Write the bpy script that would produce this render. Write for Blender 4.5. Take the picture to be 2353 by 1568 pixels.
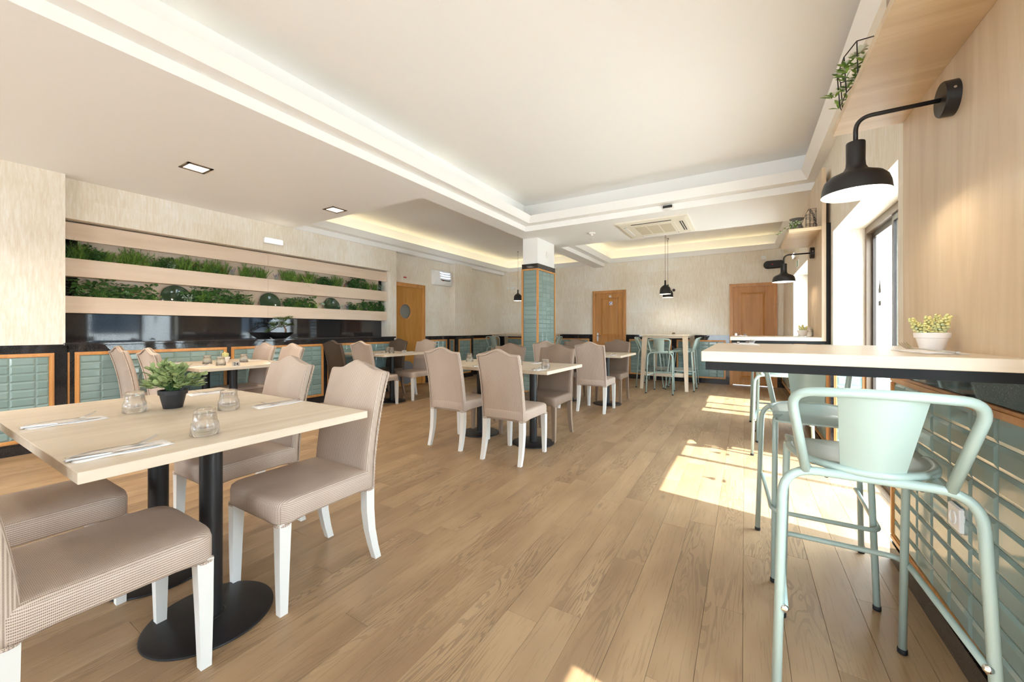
import bpy, bmesh, math, random
from math import sin, cos, pi, radians, sqrt, atan2
from mathutils import Vector, Matrix
random.seed(7)
C = bpy.context.scene.collection
for o in list(bpy.data.objects): bpy.data.objects.remove(o)
# ------------------------------------------------------------------ camera, sky, sun, exposure
CAMZ = 1.15
cd = bpy.data.cameras.new('camera'); cam = bpy.data.objects.new('camera', cd); C.objects.link(cam)
cam.location = (0, 0, CAMZ); cam.rotation_euler = (pi/2, 0, radians(30.8))
cd.sensor_width = 36; cd.lens = 896.7/2353*36; cd.shift_y = (757.7-784)/2353; cd.clip_start = .02
bpy.context.scene.camera = cam
sc = bpy.context.scene
sc.view_settings.view_transform = 'Standard'; sc.view_settings.look = 'None'
sc.view_settings.exposure = .84; sc.view_settings.gamma = 1; sc.view_settings.use_curve_mapping = False
W = bpy.data.worlds.new('world'); sc.world = W; W.use_nodes = True
bg = W.node_tree.nodes['Background']; bg.inputs[0].default_value = (.71, .855, 1.02, 1); bg.inputs[1].default_value = 10.0
sd = bpy.data.lights.new('sun', 'SUN'); sun = bpy.data.objects.new('sun', sd); C.objects.link(sun)
sd.energy = 12; sd.angle = radians(.55); sd.color = (1, .975, .94)
EL = radians(52.9)
sdir = Vector((-1, .144, 0)).normalized()*cos(EL) + Vector((0, 0, -sin(EL)))
sun.rotation_euler = sdir.to_track_quat('-Z', 'Y').to_euler(); sun.location = (8, -1, 9)
def portal(loc, rot, sx, sy):
    l = bpy.data.lights.new('window_portal', 'AREA'); l.shape = 'RECTANGLE'; l.size = sx; l.size_y = sy; l.cycles.is_portal = True
    o = bpy.data.objects.new('window_portal', l); C.objects.link(o); o.location = loc; o.rotation_euler = rot
WINS = [(.16, 1.13), (2.66, 4.33), (5.86, 7.52)]      # window openings in the right wall
for a, b in WINS: portal((.98, (a+b)/2, 1.0), (0, pi/2, 0), 1.98, b-a)
portal((-4.4, -4.14, 1.3), (pi/2, 0, pi), 2.4, 2.5); portal((-.6, -4.14, 1.3), (pi/2, 0, pi), 2.2, 2.5)
cy = sc.cycles
cy.max_bounces = 9; cy.diffuse_bounces = 6; cy.glossy_bounces = 4; cy.transmission_bounces = 8; cy.transparent_max_bounces = 10
cy.caustics_reflective = False; cy.caustics_refractive = False; cy.sample_clamp_indirect = 6; cy.use_denoising = True

# ------------------------------------------------------------------ helpers
def lin(r, g, b):
    f = lambda c: (c/255/12.92) if c/255 <= .04045 else ((c/255+.055)/1.055)**2.4
    return (f(r), f(g), f(b), 1)
class NT:
    def __init__(s, name):
        s.m = bpy.data.materials.new(name); s.m.use_nodes = True; s.t = s.m.node_tree
        s.p = s.t.nodes['Principled BSDF']; s.out = s.t.nodes['Material Output']
    def n(s, typ, **kw):
        nd = s.t.nodes.new(typ)
        for k, v in kw.items(): setattr(nd, k, v)
        return nd
    def l(s, a, b): s.t.links.new(a, b)
    def coord(s, out='Object'): return s.n('ShaderNodeTexCoord').outputs[out]
    def map(s, src, scale=(1, 1, 1), loc=(0, 0, 0)):
        m = s.n('ShaderNodeMapping'); s.l(src, m.inputs[0]); m.inputs['Scale'].default_value = scale; m.inputs['Location'].default_value = loc; return m.outputs[0]
    def noise(s, src, scale=5, detail=3, rough=.5, dist=0):
        m = s.n('ShaderNodeTexNoise'); s.l(src, m.inputs['Vector']); m.inputs['Scale'].default_value = scale
        m.inputs['Detail'].default_value = detail; m.inputs['Roughness'].default_value = rough; m.inputs['Distortion'].default_value = dist; return m.outputs[0]
    def ramp(s, src, *stops):
        r = s.n('ShaderNodeValToRGB'); s.l(src, r.inputs[0]); e = r.color_ramp.elements
        while len(e) < len(stops): e.new(.5)
        for i, (p, c) in enumerate(stops): e[i].position = p; e[i].color = c
        return r.outputs[0]
    def math(s, op, a, b=None, c=None):
        m = s.n('ShaderNodeMath', operation=op)
        for i, v in enumerate((a, b, c)):
            if v is None: continue
            if isinstance(v, (int, float)): m.inputs[i].default_value = v
            else: s.l(v, m.inputs[i])
        return m.outputs[0]
    def mix(s, f, a, b, mode='MIX'):
        m = s.n('ShaderNodeMix', data_type='RGBA', blend_type=mode)
        for i, v in ((0, f), (6, a), (7, b)):
            if isinstance(v, (int, float)): m.inputs[i].default_value = v
            elif isinstance(v, tuple): m.inputs[i].default_value = v
            else: s.l(v, m.inputs[i])
        return m.outputs[2]
    def bump(s, h, st=.2, d=.002):
        b = s.n('ShaderNodeBump'); s.l(h, b.inputs['Height']); b.inputs['Strength'].default_value = st; b.inputs['Distance'].default_value = d
        s.l(b.outputs[0], s.p.inputs['Normal']); return b
    def base(s, c, rough=.5, metal=0, spec=None):
        if isinstance(c, tuple): s.p.inputs['Base Color'].default_value = c
        else: s.l(c, s.p.inputs['Base Color'])
        s.p.inputs['Roughness'].default_value = rough; s.p.inputs['Metallic'].default_value = metal
        if spec is not None: s.p.inputs['Specular IOR Level'].default_value = spec
        return s.m
def flat(name, c, rough=.5, metal=0, spec=None): return NT(name).base(c, rough, metal, spec)
def emit(name, c, st, base=(.9, .9, .9, 1)):
    t = NT(name); t.base(base, .5); t.p.inputs['Emission Color'].default_value = c; t.p.inputs['Emission Strength'].default_value = st; return t.m

def wood(name, c1, c2, c3, axis=0, scale=1., rough=.45, rnd=False, fine=.5):
    t = NT(name); co = t.coord()
    if rnd:
        oi = t.n('ShaderNodeObjectInfo'); v = t.n('ShaderNodeVectorMath', operation='SCALE'); v.inputs[0].default_value = (37, 91, 13); t.l(oi.outputs['Random'], v.inputs['Scale'])
        a = t.n('ShaderNodeVectorMath', operation='ADD'); t.l(co, a.inputs[0]); t.l(v.outputs[0], a.inputs[1]); co = a.outputs[0]
    s1 = [9*scale]*3; s1[axis] = .9*scale
    s2 = [90*scale]*3; s2[axis] = 4*scale
    n1 = t.noise(t.map(co, tuple(s1)), 1, 3, .55, .9)
    n2 = t.noise(t.map(co, tuple(s2)), 1, 2, .6)
    ring = t.math('FRACT', t.math('MULTIPLY', n1, 7.0))
    ring = t.math('ABSOLUTE', t.math('SUBTRACT', ring, .5))
    col = t.ramp(n1, (.25, c2), (.55, c1), (.8, c3))
    col = t.mix(t.math('MULTIPLY', ring, .45*fine), col, c2)
    col = t.mix(t.math('MULTIPLY', t.math('GREATER_THAN', n2, .58), .35*fine), col, c2)
    if rnd:
        hs = t.n('ShaderNodeHueSaturation'); t.l(col, hs.inputs['Color']); t.l(t.math('MULTIPLY_ADD', oi.outputs['Random'], .22, .89), hs.inputs['Value']); col = hs.outputs[0]
    t.bump(n2, .08, .001)
    return t.base(col, rough)
M = {}
M['oak_x'] = wood('light_oak_laminate', lin(206, 189, 166), lin(192, 172, 148), lin(216, 201, 180), 0, 1, .38)
M['oak_y'] = wood('light_oak_laminate_lengthwise', lin(214, 198, 176), lin(200, 181, 157), lin(224, 210, 190), 1, 1, .4)
M['oak_z'] = wood('upright_oak_laminate', lin(210, 188, 160), lin(195, 171, 141), lin(222, 204, 180), 2, 1, .42, fine=.6)
M['shelf_oak'] = wood('shelf_oak_laminate', lin(210, 186, 152), lin(194, 167, 132), lin(222, 200, 170), 0, 1, .42, fine=.8)
M['maple'] = wood('pale_maple_board', lin(222, 200, 178), lin(210, 187, 163), lin(228, 209, 190), 1, .8, .4, fine=.35)
M['door'] = wood('orange_oak_veneer', lin(196, 138, 72), lin(176, 118, 56), lin(206, 150, 86), 2, 1.3, .38)
M['door_gold'] = wood('golden_oak_veneer', lin(192, 136, 62), lin(176, 120, 50), lin(202, 146, 74), 2, 1.3, .38)
M['frame'] = wood('varnished_oak_moulding', lin(206, 148, 84), lin(184, 126, 66), lin(216, 160, 98), 2, 1.5, .33)
def floor_mat():
    t = NT('rustic_oak_plank'); co = t.coord(); oi = t.n('ShaderNodeObjectInfo')
    v = t.n('ShaderNodeVectorMath', operation='SCALE'); v.inputs[0].default_value = (31, 77, 19); t.l(oi.outputs['Random'], v.inputs['Scale'])
    a = t.n('ShaderNodeVectorMath', operation='ADD'); t.l(co, a.inputs[0]); t.l(v.outputs[0], a.inputs[1]); co = a.outputs[0]
    n1 = t.noise(t.map(co, (7, .75, 1)), 1, 3, .5, 1.3)
    rg = t.math('ABSOLUTE', t.math('SUBTRACT', t.math('FRACT', t.math('MULTIPLY', n1, 17.0)), .5))
    n2 = t.noise(t.map(co, (150, 5, 1)), 1, 2, .6)
    n3 = t.noise(t.map(co, (5, 1.6, 1)), 1, 2, .5)
    kn = t.n('ShaderNodeTexVoronoi'); t.l(t.map(co, (5.5, 1.7, 1)), kn.inputs['Vector']); kn.inputs['Scale'].default_value = 1
    knot = t.ramp(kn.outputs['Distance'], (0, (1, 1, 1, 1)), (.10, (0, 0, 0, 1)))
    col = t.ramp(n3, (.3, lin(142, 111, 78)), (.5, lin(158, 126, 90)), (.72, lin(170, 138, 101)))
    mask = t.ramp(t.noise(t.map(co, (3.4, .8, 1)), 1, 1, .5), (.46, (0, 0, 0, 1)), (.60, (1, 1, 1, 1)))
    col = t.mix(t.math('MULTIPLY', t.math('MULTIPLY', t.math('LESS_THAN', rg, .17), mask), .55), col, lin(112, 88, 62))
    col = t.mix(t.math('MULTIPLY', t.math('GREATER_THAN', n2, .60), .30), col, lin(118, 92, 64))
    col = t.mix(t.math('MULTIPLY', knot, .5), col, lin(92, 74, 54))
    hs = t.n('ShaderNodeHueSaturation'); t.l(col, hs.inputs['Color']); t.l(t.math('MULTIPLY_ADD', oi.outputs['Random'], .09, .96), hs.inputs['Value']); hs.inputs['Saturation'].default_value = .95
    t.bump(n2, .12, .0008)
    return t.base(hs.outputs[0], .42, 0, .4)
M['plank'] = floor_mat()
M['gap'] = flat('dark_plank_joint', lin(80, 62, 44), .8)
def wallpaper():
    t = NT('brushed_cream_wallpaper'); co = t.coord()
    bx = t.n('ShaderNodeVectorMath', operation='ADD')
    sep = t.n('ShaderNodeSeparateXYZ'); t.l(co, sep.inputs[0])
    along = t.math('ADD', sep.outputs[0], sep.outputs[1]); cmb = t.n('ShaderNodeCombineXYZ'); t.l(along, cmb.inputs[0]); t.l(sep.outputs[2], cmb.inputs[1])
    bk = t.n('ShaderNodeTexBrick'); t.l(cmb.outputs[0], bk.inputs['Vector']); bk.inputs['Scale'].default_value = 1; bk.inputs['Brick Width'].default_value = .62; bk.inputs['Row Height'].default_value = .31
    bk.inputs['Mortar Size'].default_value = 0; bk.inputs['Color1'].default_value = (.2, .2, .2, 1); bk.inputs['Color2'].default_value = (.8, .8, .8, 1)
    n1 = t.noise(t.map(co, (62, 62, 7)), 1, 4, .65, .5)
    n2 = t.noise(t.map(co, (1.8, 1.8, 1.4)), 1, 2, .5)
    f = t.math('ADD', t.math('MULTIPLY', n1, .75), t.math('MULTIPLY', n2, .45)); f = t.math('ADD', f, t.math('MULTIPLY', t.math('SUBTRACT', bk.outputs[0], .5), .16))
    col = t.ramp(f, (.40, lin(220, 205, 182)), (.62, lin(232, 223, 208)), (.84, lin(242, 239, 233)))
    t.bump(n1, .05, .002)
    return t.base(col, .6)
M['paper'] = wallpaper()
def granite():
    t = NT('polished_black_granite'); co = t.coord()
    n = t.noise(co, 260, 2, .7); n2 = t.noise(co, 90, 2, .6)
    col = t.ramp(n, (.45, lin(28, 27, 29)), (.62, lin(52, 50, 52)), (.72, lin(120, 116, 116)))
    return t.base(col, .045, 0, .6)
M['granite'] = granite()
def tile_mat():
    t = NT('glazed_sage_tile'); oi = t.n('ShaderNodeObjectInfo'); co = t.coord()
    col = t.mix(oi.outputs['Random'], lin(124, 146, 142), lin(136, 158, 153))
    a = t.n('ShaderNodeVectorMath', operation='ADD'); t.l(co, a.inputs[0]); t.l(oi.outputs['Location'], a.inputs[1])
    t.bump(t.noise(a.outputs[0], 28, 2, .5), .12, .004)
    return t.base(col, .10, 0, .6)
M['tile'] = tile_mat()
M['grout'] = flat('pale_grout', lin(172, 186, 182), .8)
M['white'] = flat('matt_white_ceiling_paint', lin(240, 239, 237), .7)
M['trimwhite'] = flat('white_plaster_moulding', lin(243, 242, 240), .6)
M['black'] = flat('matt_black_metal', lin(30, 28, 28), .42, 0, .4)
M['blackwood'] = wood('black_stained_wood', lin(20, 18, 17), lin(15, 13, 12), lin(27, 24, 22), 0, 1, .5); M['blackwood'].node_tree.nodes['Principled BSDF'].inputs['Specular IOR Level'].default_value = .2
M['mint'] = flat('mint_powder_coat', lin(160, 176, 167), .28, 0, .5)
M['whiteleg'] = flat('white_lacquered_wood', lin(222, 218, 210), .4)
M['taupeleg'] = flat('taupe_lacquered_wood', lin(142, 120, 100), .45)
M['chrome'] = flat('chrome', (.8, .8, .8, 1), .12, 1)
M['steel'] = flat('brushed_steel', (.62, .61, .6, 1), .22, 1)
M['rubber'] = flat('black_rubber', lin(24, 24, 24), .7)
M['bronze'] = flat('bronze_aluminium', lin(112, 94, 76), .35, .3)
M['dkbronze'] = flat('dark_bronze_aluminium', lin(54, 44, 36), .35, .3)
M['plastic'] = flat('white_plastic', lin(232, 230, 226), .35)
M['cream'] = flat('cream_plastic', lin(232, 226, 210), .45)
M['mesh'] = flat('beige_filter_mesh', lin(206, 196, 172), .8)
M['napkin'] = flat('white_paper_napkin', lin(244, 240, 236), .85)
M['pot_white'] = flat('white_terracotta', lin(236, 231, 226), .6)
M['pot_black'] = flat('black_plastic_pot', lin(34, 34, 36), .5)
M['plategreen'] = flat('dark_green_glaze', lin(42, 66, 44), .08, 0, .7)
M['terracotta'] = flat('terracotta', lin(186, 122, 70), .7)
M['zinc'] = flat('grey_zinc', lin(128, 130, 134), .5, .3)
M['soil'] = flat('moss', lin(70, 74, 46), .9)
M['bark'] = flat('grey_brown_bark', lin(116, 92, 74), .8)
M['stucco'] = flat('white_stucco', lin(240, 238, 234), .8)
M['paving'] = flat('pale_paving', lin(205, 200, 192), .8)
M['rooftile'] = flat('clay_roof_tile', lin(170, 96, 66), .8)
M['darkglass'] = flat('dark_window_glass', lin(70, 84, 96), .1)
M['signwhite'] = flat('white_sign_face', lin(240, 240, 240), .4)
M['signblue'] = flat('blue_sign_print', lin(60, 80, 170), .5)
M['signgreen'] = flat('green_sign_print', lin(96, 150, 96), .5)
M['signblack'] = flat('black_print', lin(20, 20, 20), .5)
M['red'] = flat('red_print', lin(190, 40, 40), .5)
M['cord'] = flat('brown_fabric_cord', lin(96, 72, 54), .7)
M['frosted'] = flat('frosted_grey_glass', lin(120, 124, 120), .25)
M['decal'] = flat('dark_bottle_decal', lin(70, 58, 44), .6)
def leaf(name, a, b, rough=.5):
    t = NT(name); oi = t.n('ShaderNodeNewGeometry'); col = t.mix(oi.outputs['Random Per Island'], a, b); t.p.inputs['Subsurface Weight'].default_value = 0
    return t.base(col, rough)
M['leaf_sage'] = leaf('sage_green_leaf', lin(120, 140, 88), lin(176, 190, 130))
M['leaf_fern'] = leaf('fern_green_leaf', lin(58, 102, 40), lin(134, 170, 74))
M['leaf_dark'] = leaf('dark_ivy_leaf', lin(40, 76, 38), lin(82, 122, 58))
M['leaf_lime'] = leaf('lime_green_leaf', lin(120, 160, 60), lin(170, 196, 96))
M['leaf_grey'] = leaf('grey_green_leaf', lin(134, 158, 138), lin(188, 204, 184))
M['leaf_grass'] = leaf('grass_green_blade', lin(48, 92, 42), lin(96, 140, 66))
M['lavender'] = leaf('lavender_flower', lin(96, 92, 168), lin(140, 134, 200))
M['petal'] = leaf('white_petal', lin(240, 240, 232), lin(222, 228, 206))
M['sedum'] = leaf('pale_sedum_leaf', lin(176, 192, 158), lin(222, 214, 150))
M['sedum_y'] = leaf('yellow_tipped_sedum_leaf', lin(206, 208, 150), lin(228, 214, 140))
M['bonsai'] = leaf('bonsai_needle', lin(62, 88, 32), lin(112, 138, 54))
def glass_pane():
    t = NT('window_glass'); tr = t.n('ShaderNodeBsdfTransparent'); gl = t.n('ShaderNodeBsdfGlossy'); gl.inputs['Roughness'].default_value = .02
    fr = t.n('ShaderNodeFresnel'); fr.inputs[0].default_value = 1.45; mx = t.n('ShaderNodeMixShader')
    ge = t.n('ShaderNodeNewGeometry'); t.l(t.math('MULTIPLY', fr.outputs[0], t.math('SUBTRACT', 1.0, ge.outputs['Backfacing'])), mx.inputs[0]); t.l(tr.outputs[0], mx.inputs[1]); t.l(gl.outputs[0], mx.inputs[2]); t.l(mx.outputs[0], t.out.inputs[0]); tr.inputs[0].default_value = (.96, .98, .97, 1)
    return t.m
M['pane'] = glass_pane()
def tumbler_mat():
    t = NT('clear_tumbler_glass'); g = t.n('ShaderNodeBsdfGlass'); g.inputs['IOR'].default_value = 1.45; g.inputs['Roughness'].default_value = 0
    tr = t.n('ShaderNodeBsdfTransparent'); mx = t.n('ShaderNodeMixShader'); mx.inputs[0].default_value = .38
    t.l(g.outputs[0], mx.inputs[1]); t.l(tr.outputs[0], mx.inputs[2]); t.l(mx.outputs[0], t.out.inputs[0]); return t.m
M['tumbler'] = tumbler_mat()
def weave(name, light, dark):
    t = NT(name); uv = t.coord('UV'); sep = t.n('ShaderNodeSeparateXYZ'); t.l(uv, sep.inputs[0])
    P, Q = .0072, .0034
    u = t.math('MULTIPLY', sep.outputs[0], 2*pi/P); v = t.math('MULTIPLY', sep.outputs[1], 2*pi/Q)
    cu = t.math('MULTIPLY_ADD', t.math('COSINE', u), .5, .5); cv = t.math('MULTIPLY_ADD', t.math('COSINE', v), .5, .5)
    gap = t.math('MULTIPLY', t.math('POWER', cu, 1.3), cv)
    rib = t.math('SUBTRACT', 1.0, t.math('MULTIPLY', cu, .45))
    big = t.noise(t.map(t.coord(), (9, 9, 3)), 1, 2, .5)
    col = t.mix(t.math('MULTIPLY', gap, 1.15), light, dark)
    col = t.mix(t.math('MULTIPLY', t.math('SUBTRACT', 1.0, rib), .6), col, dark)
    col = t.mix(t.math('MULTIPLY', big, .25), col, dark)
    t.bump(t.math('SUBTRACT', rib, t.math('MULTIPLY', gap, .8)), .5, .0014)
    return t.base(col, .55)
M['weave_l'] = weave('blush_beige_loom_weave', lin(213, 193, 176), lin(126, 103, 84))
M['weave_d'] = weave('taupe_loom_weave', lin(150, 126, 106), lin(86, 68, 54))
M['weave_k'] = weave('dark_brown_loom_weave', lin(112, 92, 76), lin(60, 48, 38))
M['led'] = emit('warm_cove_light', (1, .82, .45, 1), 3.6)
M['bulb'] = emit('warm_bulb', (1, .86, .66, 1), 80)
M['lampin'] = emit('lit_lamp_inner_face', (1, .93, .82, 1), .9)
M['spotglass'] = emit('lit_spot_glass', (1, .88, .66, 1), 3.2)
M['emlight'] = emit('lit_emergency_lens', (.92, 1, .97, 1), .6)
M['uv'] = emit('blue_insect_lamp', (.45, .62, 1, 1), 1.6)

def mesh_of(name, V, F, mat, smooth=False, uv=None):
    me = bpy.data.meshes.new(name); me.from_pydata([tuple(v) for v in V], [], F); me.validate(); me.update()
    mats = mat if isinstance(mat, (list, tuple)) else [mat]
    for m in mats: me.materials.append(M[m])
    if smooth: me.polygons.foreach_set('use_smooth', [True]*len(me.polygons))
    if uv:
        L = me.uv_layers.new(name='UVMap')
        for p in me.polygons:
            nx, ny, nz = (abs(c) for c in p.normal)
            for li in p.loop_indices:
                x, y, z = me.vertices[me.loops[li].vertex_index].co
                if nz >= nx and nz >= ny: q = (x, y)
                elif ny >= nx: q = (x, z)
                else: q = (z, y) if uv == 'seat' else (y, z)
                L.data[li].uv = q
    return me
def link(name, me, parent=None):
    o = bpy.data.objects.new(name, me); C.objects.link(o)
    if parent: o.parent = parent
    return o
def tag(o, label=None, cat=None, group=None, kind=None):
    if label: o['label'] = label
    if cat: o['category'] = cat
    if group: o['group'] = group
    if kind: o['kind'] = kind
    return o
def empty(name, loc=(0, 0, 0), rz=0, **k):
    o = bpy.data.objects.new(name, None); C.objects.link(o); o.location = loc; o.rotation_euler = (0, 0, rz); o.empty_display_size = .1; return tag(o, **k)
def rings(R, cap0=True, cap1=True, close=True):
    """loft a list of equal-length rings"""
    V = [p for r in R for p in r]; n = len(R[0]); F = []
    for i in range(len(R)-1):
        for j in range(n if close else n-1):
            a, b = i*n+j, i*n+(j+1) % n
            F.append((a, b, b+n, a+n))
    if cap0: F.append(tuple(reversed(range(n))))
    if cap1: F.append(tuple(range((len(R)-1)*n, len(R)*n)))
    return V, F
class MB:
    def __init__(s): s.V = []; s.F = []
    def add(s, V, F, mat=None):
        k = len(s.V)
        s.V += [tuple((mat @ Vector(v)) if mat else v) for v in V]; s.F += [tuple(i+k for i in f) for f in F]; return s
    def box(s, x0, x1, y0, y1, z0, z1, mat=None, b=0):
        if x1 < x0: x0, x1 = x1, x0
        if y1 < y0: y0, y1 = y1, y0
        if not b:
            V = [(x0, y0, z0), (x1, y0, z0), (x1, y1, z0), (x0, y1, z0), (x0, y0, z1), (x1, y0, z1), (x1, y1, z1), (x0, y1, z1)]
            F = [(3, 2, 1, 0), (4, 5, 6, 7), (0, 1, 5, 4), (1, 2, 6, 5), (2, 3, 7, 6), (3, 0, 4, 7)]
            return s.add(V, F, mat)
        def ring(i, z):
            return [(x0+i, y0+b, z), (x0+b, y0+i, z), (x1-b, y0+i, z), (x1-i, y0+b, z), (x1-i, y1-b, z), (x1-b, y1-i, z), (x0+b, y1-i, z), (x0+i, y1-b, z)] if i < b else \
                   [(x0+b, y0+b, z)]*2+[(x1-b, y0+b, z)]*2+[(x1-b, y1-b, z)]*2+[(x0+b, y1-b, z)]*2
        def rg(i, z): # chamfered rectangle inset i, corner cut b*.6
            c = b*.6
            return [(x0+i, y0+i+c, z), (x0+i+c, y0+i, z), (x1-i-c, y0+i, z), (x1-i, y0+i+c, z), (x1-i, y1-i-c, z), (x1-i-c, y1-i, z), (x0+i+c, y1-i, z), (x0+i, y1-i-c, z)]
        V, F = rings([rg(b, z0), rg(0, z0+b), rg(0, z1-b), rg(b, z1)])
        return s.add(V, F, mat)
    def lathe(s, prof, n=24, mat=None, caps=(True, True), rmod=None):
        R = [[(r*(rmod(j*2*pi/n, z) if rmod else 1)*cos(j*2*pi/n), r*(rmod(j*2*pi/n, z) if rmod else 1)*sin(j*2*pi/n), z) for j in range(n)] for r, z in prof]
        V, F = rings(R, *caps); return s.add(V, F, mat)
    def tube(s, pts, r, n=10, closed=False, taper=None, mat=None, sec=None):
        P = [Vector(p) for p in pts]; m = len(P); R = []; up = None
        for i in range(m):
            if closed: t = (P[(i+1) % m]-P[i-1])
            else: t = (P[min(i+1, m-1)]-P[max(i-1, 0)])
            t.normalize()
            if up is None:
                up = Vector((0, 0, 1)) if abs(t.z) < .9 else Vector((1, 0, 0))
                up = (up - t*up.dot(t)).normalized()
            else:
                up = (up - t*up.dot(t)).normalized()
            sd_ = t.cross(up); rr = r if taper is None else r*taper[i]
            if sec: R.append([tuple(P[i]+up*(a*rr)+sd_*(b*rr)) for a, b in sec])
            else: R.append([tuple(P[i]+up*(rr*cos(2*pi*j/n))+sd_*(rr*sin(2*pi*j/n))) for j in range(n)])
        if closed: R.append(R[0]); V, F = rings(R, False, False)
        else: V, F = rings(R)
        return s.add(V, F, mat)
    def build(s, name, mat, parent=None, smooth=False, uv=None):
        return link(name, mesh_of(name, s.V, s.F, mat, smooth, uv), parent)
def autosmooth(o, ang=35):
    o.data.polygons.foreach_set('use_smooth', [True]*len(o.data.polygons))
    o.data.set_sharp_from_angle(angle=radians(ang)); return o
def fillet(pts, rad, k=5):
    """round the inner corners of a polyline"""
    P = [Vector(p) for p in pts]; out = [P[0]]
    for i in range(1, len(P)-1):
        a, b, c = P[i-1], P[i], P[i+1]; d1 = (a-b); d2 = (c-b); r = min(rad, d1.length*.49, d2.length*.49)
        p1 = b+d1.normalized()*r; p2 = b+d2.normalized()*r
        for q in range(k+1):
            t = q/k; out.append(p1*(1-t)**2+b*2*t*(1-t)+p2*t*t)
    out.append(P[-1]); return out
def dup(o, loc=None, rz=None, label=None, group=None, parent=None):
    c = o.copy(); C.objects.link(c)
    if parent: c.parent = parent
    if loc is not None: c.location = loc
    if rz is not None: c.rotation_euler = (0, 0, rz)
    if label: c['label'] = label
    if group: c['group'] = group
    for ch in list(KIDS.get(o.name, [])):
        d = dup(ch, parent=c); KIDS.setdefault(c.name, []).append(d)
    return c
KIDS = {}
def note_kids(root):
    KIDS[root.name] = list(root.children)
    for ch in root.children: note_kids(ch)
    return root
def S(o, kind='structure'): o['kind'] = kind; return o

# ------------------------------------------------------------------ floor
XR = .658; YB = 9.35; YF = -4.1; XL = -5.95; ZC = 2.675
fl = S(MB().box(-6.4, .9, YF-.1, YB+.2, -.12, -.006).build('floor', 'gap'))
PW, PL = .1385, 1.22
plank_mb = MB(); g = .0004
V, F = rings([[(g, g, -.005), (PW-g, g, -.005), (PW-g, PL-g, -.005), (g, PL-g, -.005)], [(g, g, -.0012), (PW-g, g, -.0012), (PW-g, PL-g, -.0012), (g, PL-g, -.0012)], [(g*2.4, g*2.4, 0), (PW-g*2.4, g*2.4, 0), (PW-g*2.4, PL-g*2.4, 0), (g*2.4, PL-g*2.4, 0)]])
plank_me = mesh_of('plank', V, F, 'plank')
th = radians(30.8)
def proj(x, y, z):
    zc = -sin(th)*x+cos(th)*y; xc = cos(th)*x+sin(th)*y
    if zc < .05: return None
    return (1176.5+896.7*xc/zc, 757.7-896.7*(z-CAMZ)/zc, zc)
cands = []
col = 0; x = -6.10
while x < .87:
    off = (col*.37 + (col % 3)*.23) % 1.0
    y = YF - off*PL
    while y < YB+.05:
        vis = 0; zc_m = 99
        for i in range(3):
            for j in range(7):
                p = proj(x+PW*i/2, y+PL*j/6, 0)
                if p and 0 <= p[0] <= 2353 and p[1] <= 1568: vis += 1/p[2]**3
        cands.append((vis, x, y)); y += PL
    x += PW; col += 1
cands.sort(reverse=True)
for v, x, y in cands[:298]:
    o = link('plank', plank_me, fl); o.location = (x, y, 0)
rest = MB()
for v, x, y in cands[298:]:
    rest.add([(a+x, b+y, c) for a, b, c in V], F)
tag(rest.build('plank_field', 'plank', fl), kind='stuff')

# ------------------------------------------------------------------ ceiling
ce = MB()
TR = {'M': (-2.93, .705, -3.0, 5.33), 'L': (-5.82, -3.2, 3.35, 9.45), 'R': (-2.93, .705, 6.68, 9.45)}
for x0, x1, y0, y1 in ((-6.3, -2.93, YF-.2, 3.35), (-6.3, -5.82, 3.35, 9.5), (-3.2, -2.93, 3.35, 9.5), (-2.93, .9, 5.33, 6.68), (-2.93, .9, YF-.2, -3.0)):
    ce.add([(x0, y0, ZC), (x0, y1, ZC), (x1, y1, ZC), (x1, y0, ZC)], [(0, 1, 2, 3)])
ceil = S(ce.build('ceiling', 'white'))
PROF = [(0, 2.675), (0, 2.756), (.13, 2.756), (.19, 2.853), (.172, 2.856), (.125, 2.80), (0, 2.80), (0, 3.07)]
for k, (x0, x1, y0, y1) in TR.items():
    R = [[(x0+d, y0+d, z), (x1-d, y0+d, z), (x1-d, y1-d, z), (x0+d, y1-d, z)] for d, z in PROF]
    V2, F2 = rings(R, False, False)
    F2 = [tuple(reversed(f)) for f in F2]
    link('cornice', mesh_of('cornice', V2, F2, 'trimwhite'), ceil)
    MB().box(x0-.02, x1+.02, y0-.02, y1+.02, 3.07, 3.12).build('tray_panel', 'white', ceil)
def led(x0, x1, y0, y1): MB().box(x0, x1, y0, y1, 2.803, 2.815).build('cove_light_strip', 'led', ceil)
led(-5.77, -5.75, 3.5, 9.2); led(-5.7, -3.4, 9.40, 9.42)
led(-2.8, .5, 9.40, 9.42); led(-2.88, -2.86, 6.8, 9.2); led(-2.88, -2.86, 3.3, 3.36); led(-2.88, -2.86, 4.3, 4.36); led(-2.88, -2.86, 1.0, 1.06)

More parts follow.
